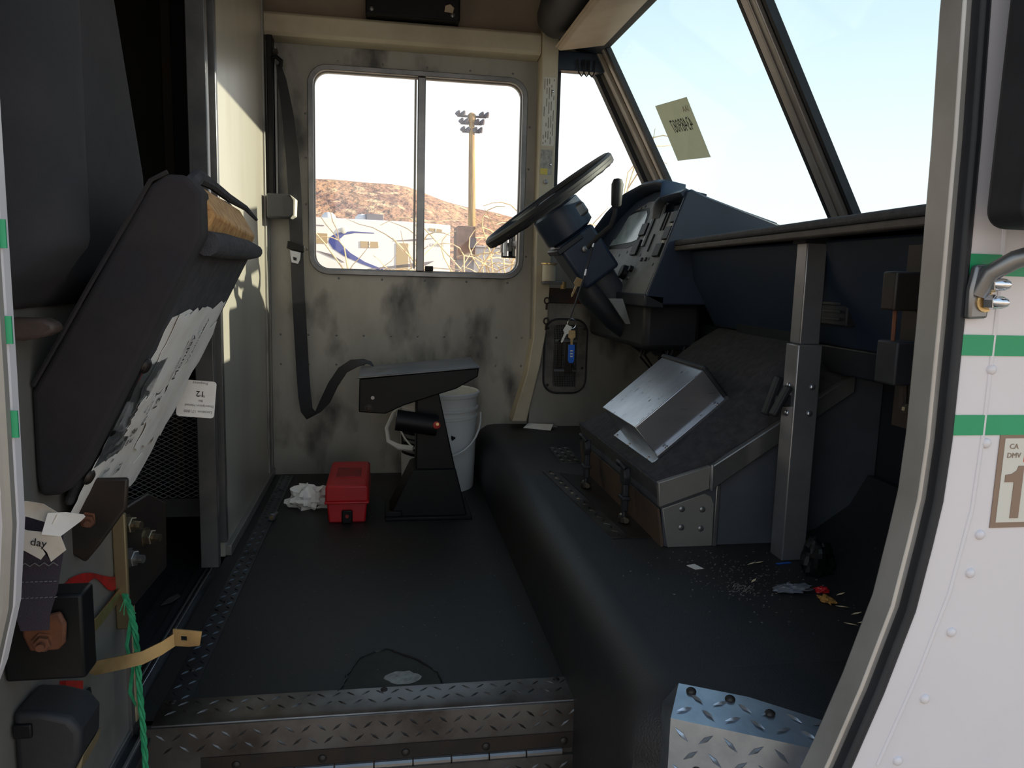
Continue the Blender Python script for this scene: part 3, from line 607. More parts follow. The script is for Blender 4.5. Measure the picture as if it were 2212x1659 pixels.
for k in range(9): MB().tube([(-.30+k*.071, 1.314, -.096), (-.232+k*.071, 1.314, -.096)], .0075, 10).build('knuckle', mFrame, hg)
MB().box((-.32, 1.316, -.092), (.36, 1.319, -.060)).build('hinge_leaf', mDarkSteel, hg); 
for k in range(5): rivet(hg, (-.26+k*.15, 1.316, -.077), (0, -1, 0), .008, .005, mDarkSteel, 'screw')
lp = thing('access_flap', 'dark diamond-plate flap hanging below the piano hinge', 'flap', (.1, 1.314, -.2)); mb = MB().box((-.32, 1.312, -.36), (.36, 1.316, -.104))
for k in range(24):
    for j in range(4): mb.lug((-.305+k*.028+(j % 2)*.014, 1.312, -.125-j*.03), (1, 0, .8 if (k+j) % 2 else -.8), (0, -1, 0), .024, .006, .0025)
mb.build('plate', mTread, lp, smooth=30)
# bright corner plate by the right jamb
cp = thing('corner_tread_plate', 'bright diamond-plate corner guard beside the right door jamb', 'tread plate', (.5, .93, .2))
A, B = V((.398, .945, 0)), V((.592, .838, 0)); dd = (B-A).normalized(); nn = V((-dd.y, dd.x, 0)); 
if nn.y > 0: nn = -nn
inn = -nn
def q3(s, o, z): return A+dd*s+nn*o+V((0, 0, z))
LL = (B-A).length
mb = MB().add([q3(0, .006, .196), q3(LL, .006, .196), q3(LL, -.05, .204), q3(.45*LL, -.075, .206), q3(.0, -.075, .206), q3(0, .006, .10), q3(.02, .006, .085), q3(LL, .006, .075), q3(0, .0, .196)], [(0, 1, 2, 3, 4), (0, 5, 6, 7, 1)])
mb.add([q3(0, .006, .196), q3(0, -.075, .206), V((.402, .99, .19)), V((.392, .975, .10)), q3(0, .006, .10)], [(0, 1, 2, 3, 4)])
for i in range(6):
    for j in range(2): mb.lug(q3(.016+i*.033+j*.014, -.016-j*.03, .2005+j*.003), dd+nn*(1 if (i+j) % 2 else -1)*.8, (0, 0, 1), .026, .007, .003)
    for j in range(4): mb.lug(q3(.016+i*.033+(j % 2)*.014, .0066, .175-j*.028), dd+V((0, 0, 1))*(.9 if (i+j) % 2 else -.9), nn, .026, .007, .003)
o = mb.build('plate', mTreadB, cp, smooth=30)
for s, o2, z, ax in ((.02, -.06, .2055, (0, 0, 1)), (.075, -.06, .2055, (0, 0, 1)), (.13, -.045, .204, (0, 0, 1)), (.04, .0065, .125, tuple(nn)), (.15, .0065, .105, tuple(nn))): rivet(cp, q3(s, o2, z), ax, .0075, .005, mDarkSteel, 'screw')

# ---- support post
sp_ = thing('support_post', 'two-piece square steel post propping the dash shelf', 'post', (.885, 1.5, .20))
MB().box((.856, 1.482, .20), (.912, 1.534, .675)).build('lower_tube', mPost, sp_, bevel=.003); MB().box((.861, 1.487, .675), (.907, 1.529, .895)).build('upper_tube', mPost, sp_, bevel=.003)
MB().box((.855, 1.485, .885), (.915, 1.535, .897)).build('top_pad', mBlackR, sp_)
for p, ax in (((.856, 1.508, .585), (-1, 0, 0)), ((.856, 1.508, .525), (-1, 0, 0)), ((.895, 1.482, .585), (0, -1, 0)), ((.893, 1.482, .528), (0, -1, 0))): rivet(sp_, p, ax, .007, .005, mSteel, 'screw')
MB().obox((.835, 1.50, .552), (.45, 0, .9), (0, 1, 0), (-.9, 0, .45), .036, .012, .006).build('latch_handle', mBlackR, sp_, bevel=.004); MB().box((.838, 1.495, .54), (.858, 1.512, .565)).build('latch_stem', mBlackR, sp_, bevel=.003)

# ---- dashboard
da = thing('dashboard', 'navy blue dashboard with long ledge and instrument binnacle', 'dashboard', (1.0, 1.9, .6))
MB().prism([(.852, 2.235), (.800, 1.45), (.770, 1.0), (.760, .80), (1.20, .80), (1.22, 2.235)], 'z', .905, .922).build('ledge_top', M('ledge_pad', (58, 58, 62), .7, col2=(72, 70, 72), vs=60, bump=.5, bs=300), da, bevel=.006, seg=3)
MB().prism([(.853, 2.235), (.801, 1.45), (.771, 1.0), (.761, .80), (.79, .80), (.80, 1.0), (.83, 1.45), (.88, 2.235)], 'z', .890, .904).build('ledge_lip', M('ledge_lip', (86, 78, 72), .6, col2=(70, 64, 60), vs=30), da, bevel=.003)
MB().prism([(.90, .893), (.92, .80), (1.00, .665), (1.14, .665), (1.14, .893)], 'y', .82, 2.225).build('fascia', mDash, da, bevel=.006)
MB().prism([(1.005, .665), (1.02, .60), (1.14, .585), (1.14, .665)], 'y', 1.25, 2.6).build('lower_duct', mDashD, da, bevel=.005)
MB().prism([(.985, .70), (.995, .655), (1.06, .655), (1.06, .70)], 'y', 1.66, 2.06).build('glovebox_edge', mDashD, da, bevel=.004)
gv = MB().box((.945, 1.46, .715), (.985, 1.56, .845)).build('air_outlet', mBlackR, da, bevel=.004)
for k in range(7): MB().box((.940, 1.475, .728+k*.016), (.95, 1.545, .733+k*.016)).build('louvre', mDashD, gv)
# binnacle
SEC = [(2.222, .892, 1.067), (2.40, .893, 1.069), (2.425, .905, 1.118), (2.5, .908, 1.128), (2.62, .900, 1.132), (2.74, .878, 1.112), (2.85, .845, 1.052), (2.93, .815, .985), (2.97, .79, .90)]
def sec(x, z, b=0): return [(.812, .755), (x+.022, z-.03), (x+.05, z-.014), (1.18, min(z-.01, .985)), (1.18, .74), (.83, .735)]
vs = []; fs = []
for y, x, z in SEC: vs += [(px, y, pz) for px, pz in sec(x, z)]
n = 6
for i in range(len(SEC)-1): fs += [(i*n+k, i*n+(k+1) % n, (i+1)*n+(k+1) % n, (i+1)*n+k) for k in range(n)]
fs += [tuple(range(n)), tuple(range((len(SEC)-1)*n, len(SEC)*n))]
MB().add(vs, fs).build('binnacle', mDash, da, smooth=40)
vs = []; fs = []
for y, x, z in SEC: vs += [(x-.028, y, z-.004), (x-.012, y, z+.006), (x+.055, y, z-.006), (x+.055, y, z-.026), (x-.008, y, z-.020), (x-.022, y, z-.014)]
for i in range(len(SEC)-1): fs += [(i*n+k, i*n+(k+1) % n, (i+1)*n+(k+1) % n, (i+1)*n+k) for k in range(n)]
fs += [tuple(range(n)), tuple(range((len(SEC)-1)*n, len(SEC)*n))]
MB().add(vs, fs).build('binnacle_hood', mDash, da, smooth=50)
MB().prism([(.768, .752), (.874, 1.045), (.880, 1.066), (.896, 1.073), (.937, 1.056), (1.19, .978), (1.19, .735), (.82, .728)], 'y', 2.212, 2.228).build('end_panel', mDash, da, bevel=.005)
MB().prism([(.765, .760), (.768, .720), (.83, .715), (.83, .755)], 'y', 2.212, 2.97).build('lower_lip', mDashD, da, bevel=.005)
# instrument face, built on its tilted plane: y runs away from the viewer, v up the slope
fd = V((.348, 0, .937)); fnn = V((-.937, 0, .348))
def fpnt(y, v, o=0): return V((.785, y, .755))+fd*v+fnn*o
def fpoly(pts, o0, o1):
    k = len(pts); return MB().add([fpnt(y, v, o0) for y, v in pts]+[fpnt(y, v, o1) for y, v in pts], [tuple(range(k))[::-1], tuple(range(k, 2*k))]+[(i, (i+1) % k, k+(i+1) % k, k+i) for i in range(k)])
fa = fpoly([(2.228, .0), (2.228, .275), (2.40, .275), (2.43, .325), (2.6, .335), (2.74, .31), (2.86, .25), (2.93, .18), (2.955, .0)], -.004, .002).build('instrument_face', mPanel, da, smooth=0)
lens = [(2.915, .180), (2.87, .236), (2.80, .288), (2.70, .302), (2.58, .300), (2.555, .285), (2.545, .236), (2.56, .192), (2.62, .186)]
fpoly([(2.928, .168), (2.88, .244), (2.805, .298), (2.70, .312), (2.572, .311), (2.544, .29), (2.532, .236), (2.55, .18), (2.64, .165)], .001, .003).build('cluster_bezel', mBlack, fa)
fpoly(lens, .002, .005).build('cluster_lens', mLens, fa, smooth=0)
for a, b, c, d_, mm, nm in ((2.455, 2.475, .165, .262, mBlack, 'slot'), (2.475, 2.485, .165, .262, mFrame, 'slot_trim'), (2.33, 2.338, .215, .275, mBlack, 'slot'), (2.355, 2.363, .215, .275, mBlack, 'slot'), (2.395, 2.403, .145, .205, mBlack, 'slot'),
                           (2.49, 2.55, .205, .248, mBlack, 'switch'), (2.50, 2.56, .135, .19, mBlack, 'switch'), (2.245, 2.285, .235, .272, mBlack, 'switch'), (2.25, 2.30, .180, .222, mBlack, 'switch'), (2.27, 2.325, .125, .168, mBlack, 'switch'),
                           (2.262, 2.278, .223, .234, mLabel, 'switch_label'), (2.28, 2.296, .169, .179, mLabel, 'switch_label'), (2.42, 2.435, .112, .125, mBlack, 'indicator'), (2.38, 2.392, .112, .125, mBlack, 'indicator')):
    fpoly([(a, c), (b, c), (b, d_), (a, d_)], .001, .006 if nm != 'switch' else .010).build(nm, mm, fa, bevel=.0015)
MB().grid(lambda u, v: fpnt(2.42+u*.075, .262+v*.09, .004+.022*math.sin(math.pi*u)*math.sin(math.pi*min(1, v*1.0))), 10, 10, back=tuple(-fnn*.004)).build('side_pod', mDashD, fa)
MB().lathe([(.026, 0), (.024, .018), (.02, .022)], fpnt(2.54, .072), fnn, 18).build('ignition_knob', mBlack, fa)
MB().lathe([(.011, 0), (.010, .014)], fpnt(2.485, .085), fnn, 14).build('knob', mBlack, fa); MB().lathe([(.008, 0), (.008, .008)], fpnt(2.49, .055), fnn, 12).build('knob', mFrame, fa)
for y, v in [(2.62, .15), (2.56, .145), (2.70, .14), (2.46, .135), (2.75, .32), (2.62, .32), (2.90, .15), (2.84, .27), (2.66, .315), (2.36, .12), (2.30, .10)]: MB().lathe([(.006, 0), (.0055, .003)], fpnt(y, v), fnn, 8).build('indicator', mBlack, fa)
MB().box((.80, 2.30, .58), (.99, 2.96, .735)).build('knee_box', mBlackR, da, bevel=.02)
MB().prism([(.70, .74), (.745, .74), (.775, .66), (.76, .66)], 'y', 2.36, 2.37).build('paper_tab', mPanel, da)
for k in range(9):
    x = .86+random.uniform(0, .12); y = 2.25+random.uniform(0, .3)
    MB().tube([(x, y, .62), (x-.03, y-.03, .54+random.uniform(-.05, .05)), (x+.04, y+.02, .48), (x+.09, y+.05, .56)], .004, 6).build('hanging_wire', mBlackR, da)

# ---- steering wheel
WC = V((.530, 2.55, 1.056)); wa = V((.608, 0, -.794)); wdv = V((.794, 0, .608)); wy = V((0, 1, 0))
stw = thing('steering_wheel', 'large black steering wheel on a navy tilted column', 'steering wheel', tuple(WC+wa*.35))
ring = [WC+(wdv*math.cos(a)+wy*math.sin(a))*.238 for a in [k*2*math.pi/48 for k in range(48)]]
MB().tube(ring, .0140, 10, closed=True).build('rim', mBlackR, stw)
MB().tube([p+wa*.010 for p in ring], [.0112+.002*(k % 2) for k in range(48)], 8, closed=True).build('grip_ridges', mBlackR, stw)
for a in (.3, math.pi-.3, -math.pi/2):
    e = wdv*math.cos(a)+wy*math.sin(a); MB().ribbon([WC+e*.04+wa*.02, WC+e*.13+wa*.022, WC+e*.232+wa*.002], tuple(wa.cross(e)*.035), .006).build('spoke', mBlackR, stw)
MB().lathe([(.03, -.005), (.065, .005), (.075, .03), (.07, .05)], WC, wa, 24).build('horn_pad', mBlackR, stw)
col = MB().lathe([(.06, .02), (.086, .04), (.090, .07), (.088, .13), (.07, .14)], WC, wa, 28).build('column_collar', mDash, stw)
MB().obox(WC+wa*.085+wdv*.055-wy*.062, wa, wdv, wy, .022, .022, .016).build('flasher_button', mFrame, col, bevel=.008)
c2 = WC+wa*.225-wdv*.008
MB().obox(c2, wa, wdv, wy, .085, .070, .075).build('column_shroud', mDash, stw, bevel=.012, seg=3)
MB().obox(c2-wdv*.03-wa*.07, wa, wdv, wy, .01, .05, .078).build('shroud_seam', mDashD, stw, bevel=.004)
MB().lathe([(.011, 0), (.010, .012), (.006, .014)], c2-wa*.03-wy*.075, -wy, 14).build('lock_cylinder', mFrame, stw)
MB().tube([WC+wa*.29, WC+wa*.38, WC+wa*.62+V((.05, 0, 0))], [.055, .05, .035], 14).build('column_jacket', M('column_grey', (58, 60, 66), .5), stw)
MB().tube([WC+wa*.29-wdv*.05, WC+wa*.34-wdv*.055, WC+wa*.46-wdv*.04, WC+wa*.62], [.045, .05, .042, .03], 12).build('column_boot', mDashD, stw)
gl = MB().tube([(.64, 2.42, .90), (.665, 2.38, .935), (.695, 2.36, .965), (.703, 2.35, 1.0), (.706, 2.35, 1.035)], .008, 10).build('shift_lever', mBlackR, stw)
MB().lathe([(.008, 0), (.016, .012), (.018, .05), (.019, .075), (.013, .09), (.001, .093)], (.706, 2.35, 1.018), (.02, 0, 1), 16).build('lever_knob', mBlackR, gl)

# ---- keys
ks = thing('key_bunch', 'keys on a long cord with a bright blue tag', 'keys', (.60, 2.40, .54))
MB().tube([(.660, 2.40, .938), (.65, 2.40, .90), (.626, 2.40, .803), (.60, 2.40, .72), (.585, 2.40, .675)], .0028, 6).build('cord', mBlackR, ks)
MB().tube([(.655, 2.398, .92), (.650, 2.398, .90)], .0045, 8).build('cord_sleeve', mSteel, ks); MB().tube([(.632, 2.398, .83), (.628, 2.398, .81)], .0042, 8).build('cord_sleeve', mSteel, ks)
MB().tube([V((.592, 2.40, .655))+V((math.cos(a)*.014, .002, math.sin(a)*.016)) for a in [k*math.pi/8 for k in range(16)]], .0014, 5, closed=True).build('ring', mSteel, ks)
def key(c, d, L, m, nm='key'):
    c = V(c); d = V(d).normalized(); e = V((0, 1, 0)).cross(d); pts = [(-.012, -.010), (.010, -.012), (.016, -.004), (L, -.003), (L+.004, 0), (L, .003), (.016, .004), (.010, .012), (-.012, .010)]
    vs = [c+d*a+e*b+V((0, t, 0)) for t in (-.001, .001) for a, b in pts]; k = len(pts)
    return MB().add(vs, [tuple(range(k))[::-1], tuple(range(k, 2*k))]+[(i, (i+1) % k, k+(i+1) % k, k+i) for i in range(k)]).build(nm, m, ks)
key((.578, 2.398, .638), (-.4, 0, -.9), .045, mLabel); key((.592, 2.396, .622), (0, 0, -1), .04, mBrass); key((.607, 2.40, .79), (-.38, 0, -.92), .05, mBrass)
bt = MB().prism([(.582, .588), (.603, .588), (.603, .538), (.599, .528), (.586, .528), (.582, .538)], 'y', 2.394, 2.399).build('blue_tag', mBlue, ks, bevel=.001)
for k in range(3): MB().box((.588, 2.393, .548+k*.009), (.597, 2.3945, .552+k*.009)).build('tag_print', mLabel, bt)

# ---- floor vent by the driver's feet
vt = thing('floor_vent', 'oblong grilled floor vent set low in the driver side panel', 'vent', (.715, 2.99, .34))
MB().holed(rrect(.628, .803, .338, .637, .055), [rrect(.668, .763, .365, .612, .012)], 'y', 2.992, 3.0).build('plate', M('vent_plate', (116, 112, 106), .5, .4, col2=(66, 64, 62), vs=9), vt, bevel=.002)
MB().tube([(x, 2.992, z) for x, z in rrect(.628, .803, .338, .637, .055)], .004, 6, closed=True).build('rubber_bead', mBlackR, vt)
MB().box((.668, 2.998, .365), (.763, 2.9995, .612)).build('backing', mBlack, vt, smooth=0)
mb = MB()
for k in range(14): mb.box((.669+k*.007, 2.990, .366), (.6708+k*.007, 2.994, .611))
for k in range(35): mb.box((.668, 2.990, .366+k*.007), (.763, 2.993, .3678+k*.007))
tag(mb.build('grille', mFrame, vt, smooth=0), kind='stuff')
MB().box((.682, 2.984, .44), (.700, 2.992, .555)).build('slider', mDarkSteel, vt, bevel=.002); MB().box((.712, 2.98, .42), (.742, 2.992, .545)).build('flap', mDarkSteel, vt, bevel=.002)
MB().box((.668, 2.984, .425), (.763, 2.991, .435)).build('cross_bar', mFrame, vt, bevel=.002); MB().box((.668, 2.984, .545), (.763, 2.991, .555)).build('cross_bar', mFrame, vt, bevel=.002)
for p in ((.64, .60), (.79, .60), (.787, .44), (.645, .37)): rivet(vt, (p[0], 2.992, p[1]), (0, -1, 0), .006, .003, mDarkSteel, 'screw')
# ---- metal door bumper on the post
db = thing('door_bumper', 'small tarnished metal cylinder mounted beside the steering column', 'bumper', (.625, 2.93, .78))
MB().lathe([(.026, 0), (.026, .062), (.022, .066)], (.623, 2.93, .787), (0, 0, 1), 18).build('body', mCream, db); MB().lathe([(.032, 0), (.032, .005)], (.623, 2.93, .851), (0, 0, 1), 18).build('cap', mBrass, db)
MB().box((.60, 2.92, .775), (.68, 2.97, .786)).build('bracket', mFrame, db, bevel=.001); MB().lathe([(.012, -.014), (.012, .014)], (.682, 2.93, .772), (0, 0, 1), 10).build('nut', mBrass, db)
hk = thing('eye_hook', 'small dark eye hook on the cream post strip', 'hook', (.62, 2.96, .70))
for z in (.71, .63):
    MB().tube([V((.625, 2.958, z))+V((math.cos(a)*.010, 0, math.sin(a)*.012)) for a in [k*math.pi/6 for k in range(12)]], .003, 6, closed=True).build('eye', mDarkSteel, hk); MB().tube([(.625, 2.958, z-.012), (.625, 2.962, z-.035)], .004, 6).build('shank', mDarkSteel, hk)

# ---- sun visor, dark pad, black roof box
vz = thing('sun_visor', 'beige vinyl sun visor folded up under the windshield header', 'sun visor', (.70, 2.4, 1.64))
vis = [(.607, 1.628), (.62, 1.618), (.70, 1.632), (.785, 1.648), (.795, 1.658), (.78, 1.664), (.70, 1.650), (.615, 1.638)]
MB().prism(vis, 'y', 2.02, 2.86).build('panel', mVisor, vz, bevel=.004)
MB().tube([(.607, 2.02, 1.632), (.607, 2.86, 1.632), (.66, 2.862, 1.631), (.785, 2.862, 1.654)], .004, 6).build('piping', mVisor, vz); MB().tube([(.79, 2.0, 1.668), (.79, 2.9, 1.668)], .006, 8).build('hinge_rod', mDarkSteel, vz)
pd = thing('padded_roll', 'dark rounded padded roll above the sun visor', 'pad', (.56, 2.55, 1.72)); MB().tube([(.615, 2.9, 1.745), (.605, 2.7, 1.745), (.60, 2.3, 1.745)], [.075, .085, .085], 20).build('roll', mBlackR, pd)
rbx = thing('roof_box', 'flat black box hanging above the cream header rail', 'box', (.09, 2.97, 1.72))
MB().box((-.077, 2.94, 1.716), (.262, 3.01, 1.86)).build('body', mBlack, rbx, bevel=.006)
for x in (-.055, .235): rivet(rbx, (x, 2.94, 1.735), (0, -1, 0), .008, .003, mFrame, 'screw')
MB().prism([(.205, 1.745), (.235, 1.742), (.24, 1.76), (.225, 1.772), (.208, 1.765)], 'y', 2.938, 2.941).build('peeled_spot', mVisor, rbx)

# ================================================================== LOOSE THINGS IN THE CAB
# ---- driver seat pedestal
pe = thing('seat_pedestal', 'black steel driver seat pedestal without its seat', 'seat base', (.14, 2.58, 0))
yA, yB = 2.45, 2.72
MB().prism([(.010, 0), (.272, 0), (.231, .165), (.094, .165), (.085, .16)], 'y', yA, yA+.17).build('base', mBlack, pe, bevel=.004)
MB().box((.0, yA-.02, 0), (.285, yA+.19, .012)).build('foot_plate', mBlack, pe, bevel=.003)
MB().prism([(.10, .16), (.231, .16), (.172, .42), (.10, .42)], 'y', yA+.02, yA+.15).build('column', mBlack, pe, bevel=.004)
MB().prism([(-.084, .358), (-.082, .466), (.300, .503), (.296, .474), (.226, .434), (.166, .415), (.06, .38), (.0, .352)], 'y', yA-.004, yA+.008).build('side_bracket', mBlack, pe, bevel=.004)
MB().prism([(-.084, .358), (-.082, .466), (.300, .503), (.296, .474), (.226, .434), (.166, .415), (.06, .38), (.0, .352)], 'y', yB-.008, yB+.004).build('side_bracket', mBlack, pe, bevel=.004)
MB().prism([(-.086, .466), (.303, .503), (.303, .508), (-.086, .472)], 'y', yA-.008, yB+.008).build('top_plate', M('pedestal_top', (110, 112, 116), .35, .6, col2=(84, 84, 90), vs=5, col3=(50, 46, 44), vs3=9, lo3=.6, hi3=.7), pe, bevel=.002)
MB().tube([(.035, yA-.015, .335), (.165, yA-.015, .315)], .034, 14).build('pivot_tube', mBlack, pe)
MB().lathe([(.012, 0), (.012, .004), (.008, .005)], (.162, yA-.047, .324), (0, -1, 0), 12).build('adjuster', mRedP, pe); MB().lathe([(.005, 0), (.005, .004)], (.164, yA-.051, .328), (0, -1, 0), 8).build('adjuster_pin', mBrass, pe)
hexbolt(pe, (-.052, yA-.004, .372), (0, -1, 0), .010, .006, mDarkSteel); MB().lathe([(.006, 0), (.006, .002)], (-.04, yA-.004, .405), (0, -1, 0), 10).build('hole', mFrame, pe)
hexbolt(pe, (.215, yA+.0, .27), (1, -.3, .2), .007, .006, mBlack)
MB().box((.0, yA-.014, .012), (.055, yA, .03)).build('clip', mBlack, pe, bevel=.003)

# ---- bucket
bk = thing('bucket', 'white plastic bucket standing behind the seat pedestal', 'bucket', (.20, 2.86, 0))
bc = (.20, 2.865, 0)
MB().lathe([(.001, .004), (.134, .004), (.136, .0), (.137, .004), (.145, .27), (.148, .272), (.148, .280), (.142, .282), (.143, .300), (.150, .302), (.150, .310), (.144, .312), (.146, .352), (.153, .354), (.154, .366), (.148, .370), (.143, .366), (.126, .012), (.001, .010)], bc, (0, 0, 1), 40).build('body', mBucket, bk)
hp = [(.20+math.cos(a)*.158, 2.865-.02-math.sin(a)*.15, .285-math.sin(a)*.14) for a in [k*math.pi/16 for k in range(17)]]
MB().tube(hp, .0035, 6).build('handle_wire', mBucket, bk); MB().tube([hp[7], hp[8], hp[9], hp[10]], .011, 10).build('handle_grip', mBucket, bk)
# broad plastic carrying loop bulging out at the left
MB().tube([(.065, 2.83, .315), (.03, 2.80, .29), (.005, 2.775, .24), (.012, 2.755, .195), (.05, 2.735, .178), (.10, 2.72, .175)], [.007, .008, .008, .009, .011, .011], 8).build('carry_loop', mBucket, bk)
def blab(name, a0, a1, z0, z1, m, o=.0012):
    def fn(u, v):
        a = math.radians(a0+(a1-a0)*u); z = z0+(z1-z0)*v; r = .137+(.008)*z/.27+o; return V((bc[0]+math.cos(a)*r, bc[1]+math.sin(a)*r, z))
    return MB().grid(fn, 12, 3).build(name, m, bk)
blab('label', 192, 262, .135, .268, mBlack); blab('label_band', 193, 248, .232, .264, M('label_brown', (150, 88, 72), .6), .0018); blab('label_emblem', 204, 216, .222, .262, mLabel, .0024)
blab('label_text', 202, 240, .200, .214, mPanel, .0020); blab('label_text', 202, 244, .184, .194, mPanel, .0020); blab('label_text', 202, 240, .146, .156, mPanel, .0020); blab('label_edge', 249, 253, .14, .264, mLabel, .0020)

# ---- red toolbox
tb = thing('tool_box', 'small red plastic toolbox on the cab floor', 'toolbox', (-.12, 2.58, 0))
MB().prism([(-.178, 0), (-.062, 0), (-.056, .072), (-.184, .072)], 'y', 2.425, 2.73).build('body', mRed, tb, bevel=.006)
MB().prism([(-.188, .072), (-.052, .072), (-.053, .118), (-.060, .126), (-.180, .126), (-.187, .118)], 'y', 2.415, 2.74).build('lid', mRed, tb, bevel=.006, seg=3)
MB().box((-.190, 2.411, .066), (-.050, 2.744, .074)).build('lid_rim', mRed, tb, bevel=.003)
la = MB().box((-.136, 2.408, .002), (-.102, 2.418, .046)).build('latch', mBlack, tb, bevel=.004); MB().lathe([(.006, 0), (.006, .004)], (-.119, 2.408, .028), (0, -1, 0), 10).build('latch_button', mRedP, la)
MB().box((-.16, 2.52, .125), (-.08, 2.64, .1285)).build('lid_inset', M('red_dark', (150, 28, 34), .6, col2=(110, 30, 34), vs=20), tb, bevel=.001)

# ---- crumpled paper
def crumple(name, label, cat, c, r, m, flat=1, amp=.35, fr=1.0, seed=0, nseg=14):
    t = thing(name, label, cat, (c[0], c[1], c[2]-r[2]*flat)); mb = MB(); c = V(c); vs = []
    for j in range(nseg+1):
        for i in range(nseg*2):
            th = math.pi*j/nseg; ph = math.pi*i/nseg; d = V((math.sin(th)*math.cos(ph), math.sin(th)*math.sin(ph), math.cos(th)))
            k = 1+amp*noise3(d*2.2*fr+V((seed, 0, 0)), 1)+amp*.6*abs(noise3(d*5*fr+V((0, seed, 0)), 1))
            p = V((d.x*r[0], d.y*r[1], d.z*r[2]))*k; 
            if p.z < -r[2]*.8: p.z = -r[2]*.8
            vs.append(c+p)
    n2 = nseg*2; fs = [(j*n2+i, j*n2+(i+1) % n2, (j+1)*n2+(i+1) % n2, (j+1)*n2+i) for j in range(nseg) for i in range(n2)]
    mb.add(vs, fs).build('crumpled_sheet', m, t, smooth=18); return t
crumple('crumpled_paper', 'crumpled white paper wad left of the red toolbox', 'paper', (-.255, 2.60, .030), (.055, .045, .038), mPaper, .8, .7, 1.1, 3)
lbt = thing('loose_bolt', 'small metal bolt end lying by the floor strip', 'bolt', (-.355, 2.46, 0)); MB().lathe([(.010, 0), (.012, .003), (.012, .010), (.006, .011), (.006, .05)], (-.358, 2.452, .0145), (.2, 1, 0), 14).build('bolt', mFrame, lbt)
MB().lathe([(.006, 0), (.005, -.002)], (-.358, 2.452, .0145), (.2, 1, 0), 10).build('socket', mBrass, lbt)
wc = thing('white_card', 'folded white card lying on the raised floor by the driver wall', 'card', (.62, 2.97, .2))
MB().add([(.545, 2.955, .2015), (.645, 2.90, .2015), (.665, 2.945, .218), (.57, 2.99, .214), (.69, 2.965, .2015), (.60, 2.998, .2015)], [(0, 1, 2, 3), (3, 2, 4, 5)]).build('card', mPaper, wc, smooth=0)

# ---- driver seat belt
be = thing('seat_belt', 'black driver seat belt hanging from the bulkhead corner', 'seat belt', (-.35, 2.97, .3))
wx = V((.047, 0, 0))
pts = [(-.384, 2.975, 1.53), (-.372, 2.972, 1.48), (-.352, 2.970, 1.35), (-.338, 2.968, 1.20), (-.330, 2.966, 1.05), (-.327, 2.966, .88), (-.322, 2.964, .70), (-.315, 2.960, .55), (-.308, 2.95, .42), (-.300, 2.93, .33), (-.290, 2.90, .285), (-.270, 2.86, .27), (-.245, 2.82, .285), (-.215, 2.79, .335), (-.185, 2.77, .40), (-.150, 2.75, .455), (-.110, 2.73, .482), (-.07, 2.71, .492), (-.045, 2.70, .484)]
wv = [(.018, .0, .0), (.03, 0, .0), (.042, 0, 0)]+[(.047, 0, 0)]*6+[(.046, .0, .01), (.043, -.01, .018), (.036, -.02, .03), (.032, -.028, .022), (.036, -.03, -.004), (.034, -.034, -.008), (.03, -.036, -.012), (.024, -.04, -.02), (.012, -.045, -.01), (.01, -.046, -.01)]
MB().ribbon(pts, wv, .0012).build('webbing', mBelt, be, smooth=60)
rb_ = MB().prism([(-.425, .985), (-.345, .985), (-.325, 1.0), (-.325, 1.055), (-.345, 1.072), (-.425, 1.072)], 'y', 2.905, 2.965).build('retractor', M('retractor_grey', (48, 50, 55), .5), be, bevel=.008, seg=3)
MB().prism([(-.342, .985), (-.325, .995), (-.322, 1.055), (-.342, 1.07), (-.330, 1.05), (-.331, 1.0)], 'y', 2.903, 2.967).build('retractor_end', mLabel, rb_, bevel=.002)
MB().tube([(-.405, 2.96, 1.545), (-.39, 2.955, 1.552), (-.372, 2.955, 1.538), (-.375, 2.96, 1.52)], .008, 8).build('guide_loop', mBlack, be); hexbolt(be, (-.398, 2.985, 1.575), (0, -1, 0), .010, .008, mDarkSteel)
MB().box((-.425, 2.97, .99), (-.405, 3.03, 1.63)).build('anchor_track', mBlack, be, bevel=.003); MB().box((-.402, 3.0, 1.0), (-.395, 3.035, 1.60)).build('track_edge', mFrame, be)
to = MB().prism([(-.362, .880), (-.300, .866), (-.297, .892), (-.358, .908)], 'y', 2.952, 2.962).build('latch_plate', mBlack, be, bevel=.003)
MB().holed([(-.350, .874), (-.312, .866), (-.314, .842), (-.322, .825), (-.345, .830), (-.348, .85)], [[(-.340, .850), (-.326, .847), (-.327, .836), (-.338, .838)]], 'y', 2.956, 2.960).build('tongue', mSteel, to)

# ---- folding passenger seat
js = thing('folding_seat', 'dark fabric folding passenger seat with torn tipped-up cushion', 'seat', (-.40, 1.2, .5))
def bk_(u, v):
    z = .745+v*.75; far = 1.478 if z < .95 else 1.478-.13*min(1, (z-.95)/.27)-.02*max(0, z-1.22)
    if z < .86: far = 1.478-.05*(1-((z-.745)/.115))**2
    y = .86+(far-.86)*u; t = (y-.86)/(far-.86)
    nb = max(0, 1-abs((y-.985)/.085)**2.2) if z > .77 else 0
    b = .012*math.sin(math.pi*t)
    lowr = min(1, (z-.745)/.05); fe = min(1, (1-u)/.10); ne = min(1, u/.06)
    x = -.435+(.022+b+.055*nb*min(1, (z-.765)/.06 if z > .765 else 0))*(1-(1-lowr)**2)*(1-(1-fe)**2*.9)*(1-(1-ne)**2*.9)
    return V((x, y, z))
MB().grid(bk_, 70, 70, back=(-.004, 0, 0)).build('backrest', mSeat, js, smooth=80)
mb = MB()
for k in range(26):
    z = .86+k*.013; mb.tube([(-.372, 1.048+.006*math.sin(k*.2), z), (-.3715, 1.048+.006*math.sin(k*.2), z+.008)], .0009, 4)
tag(mb.build('backrest_stitching', M('stitch', (96, 92, 92), .8), js), kind='stuff')
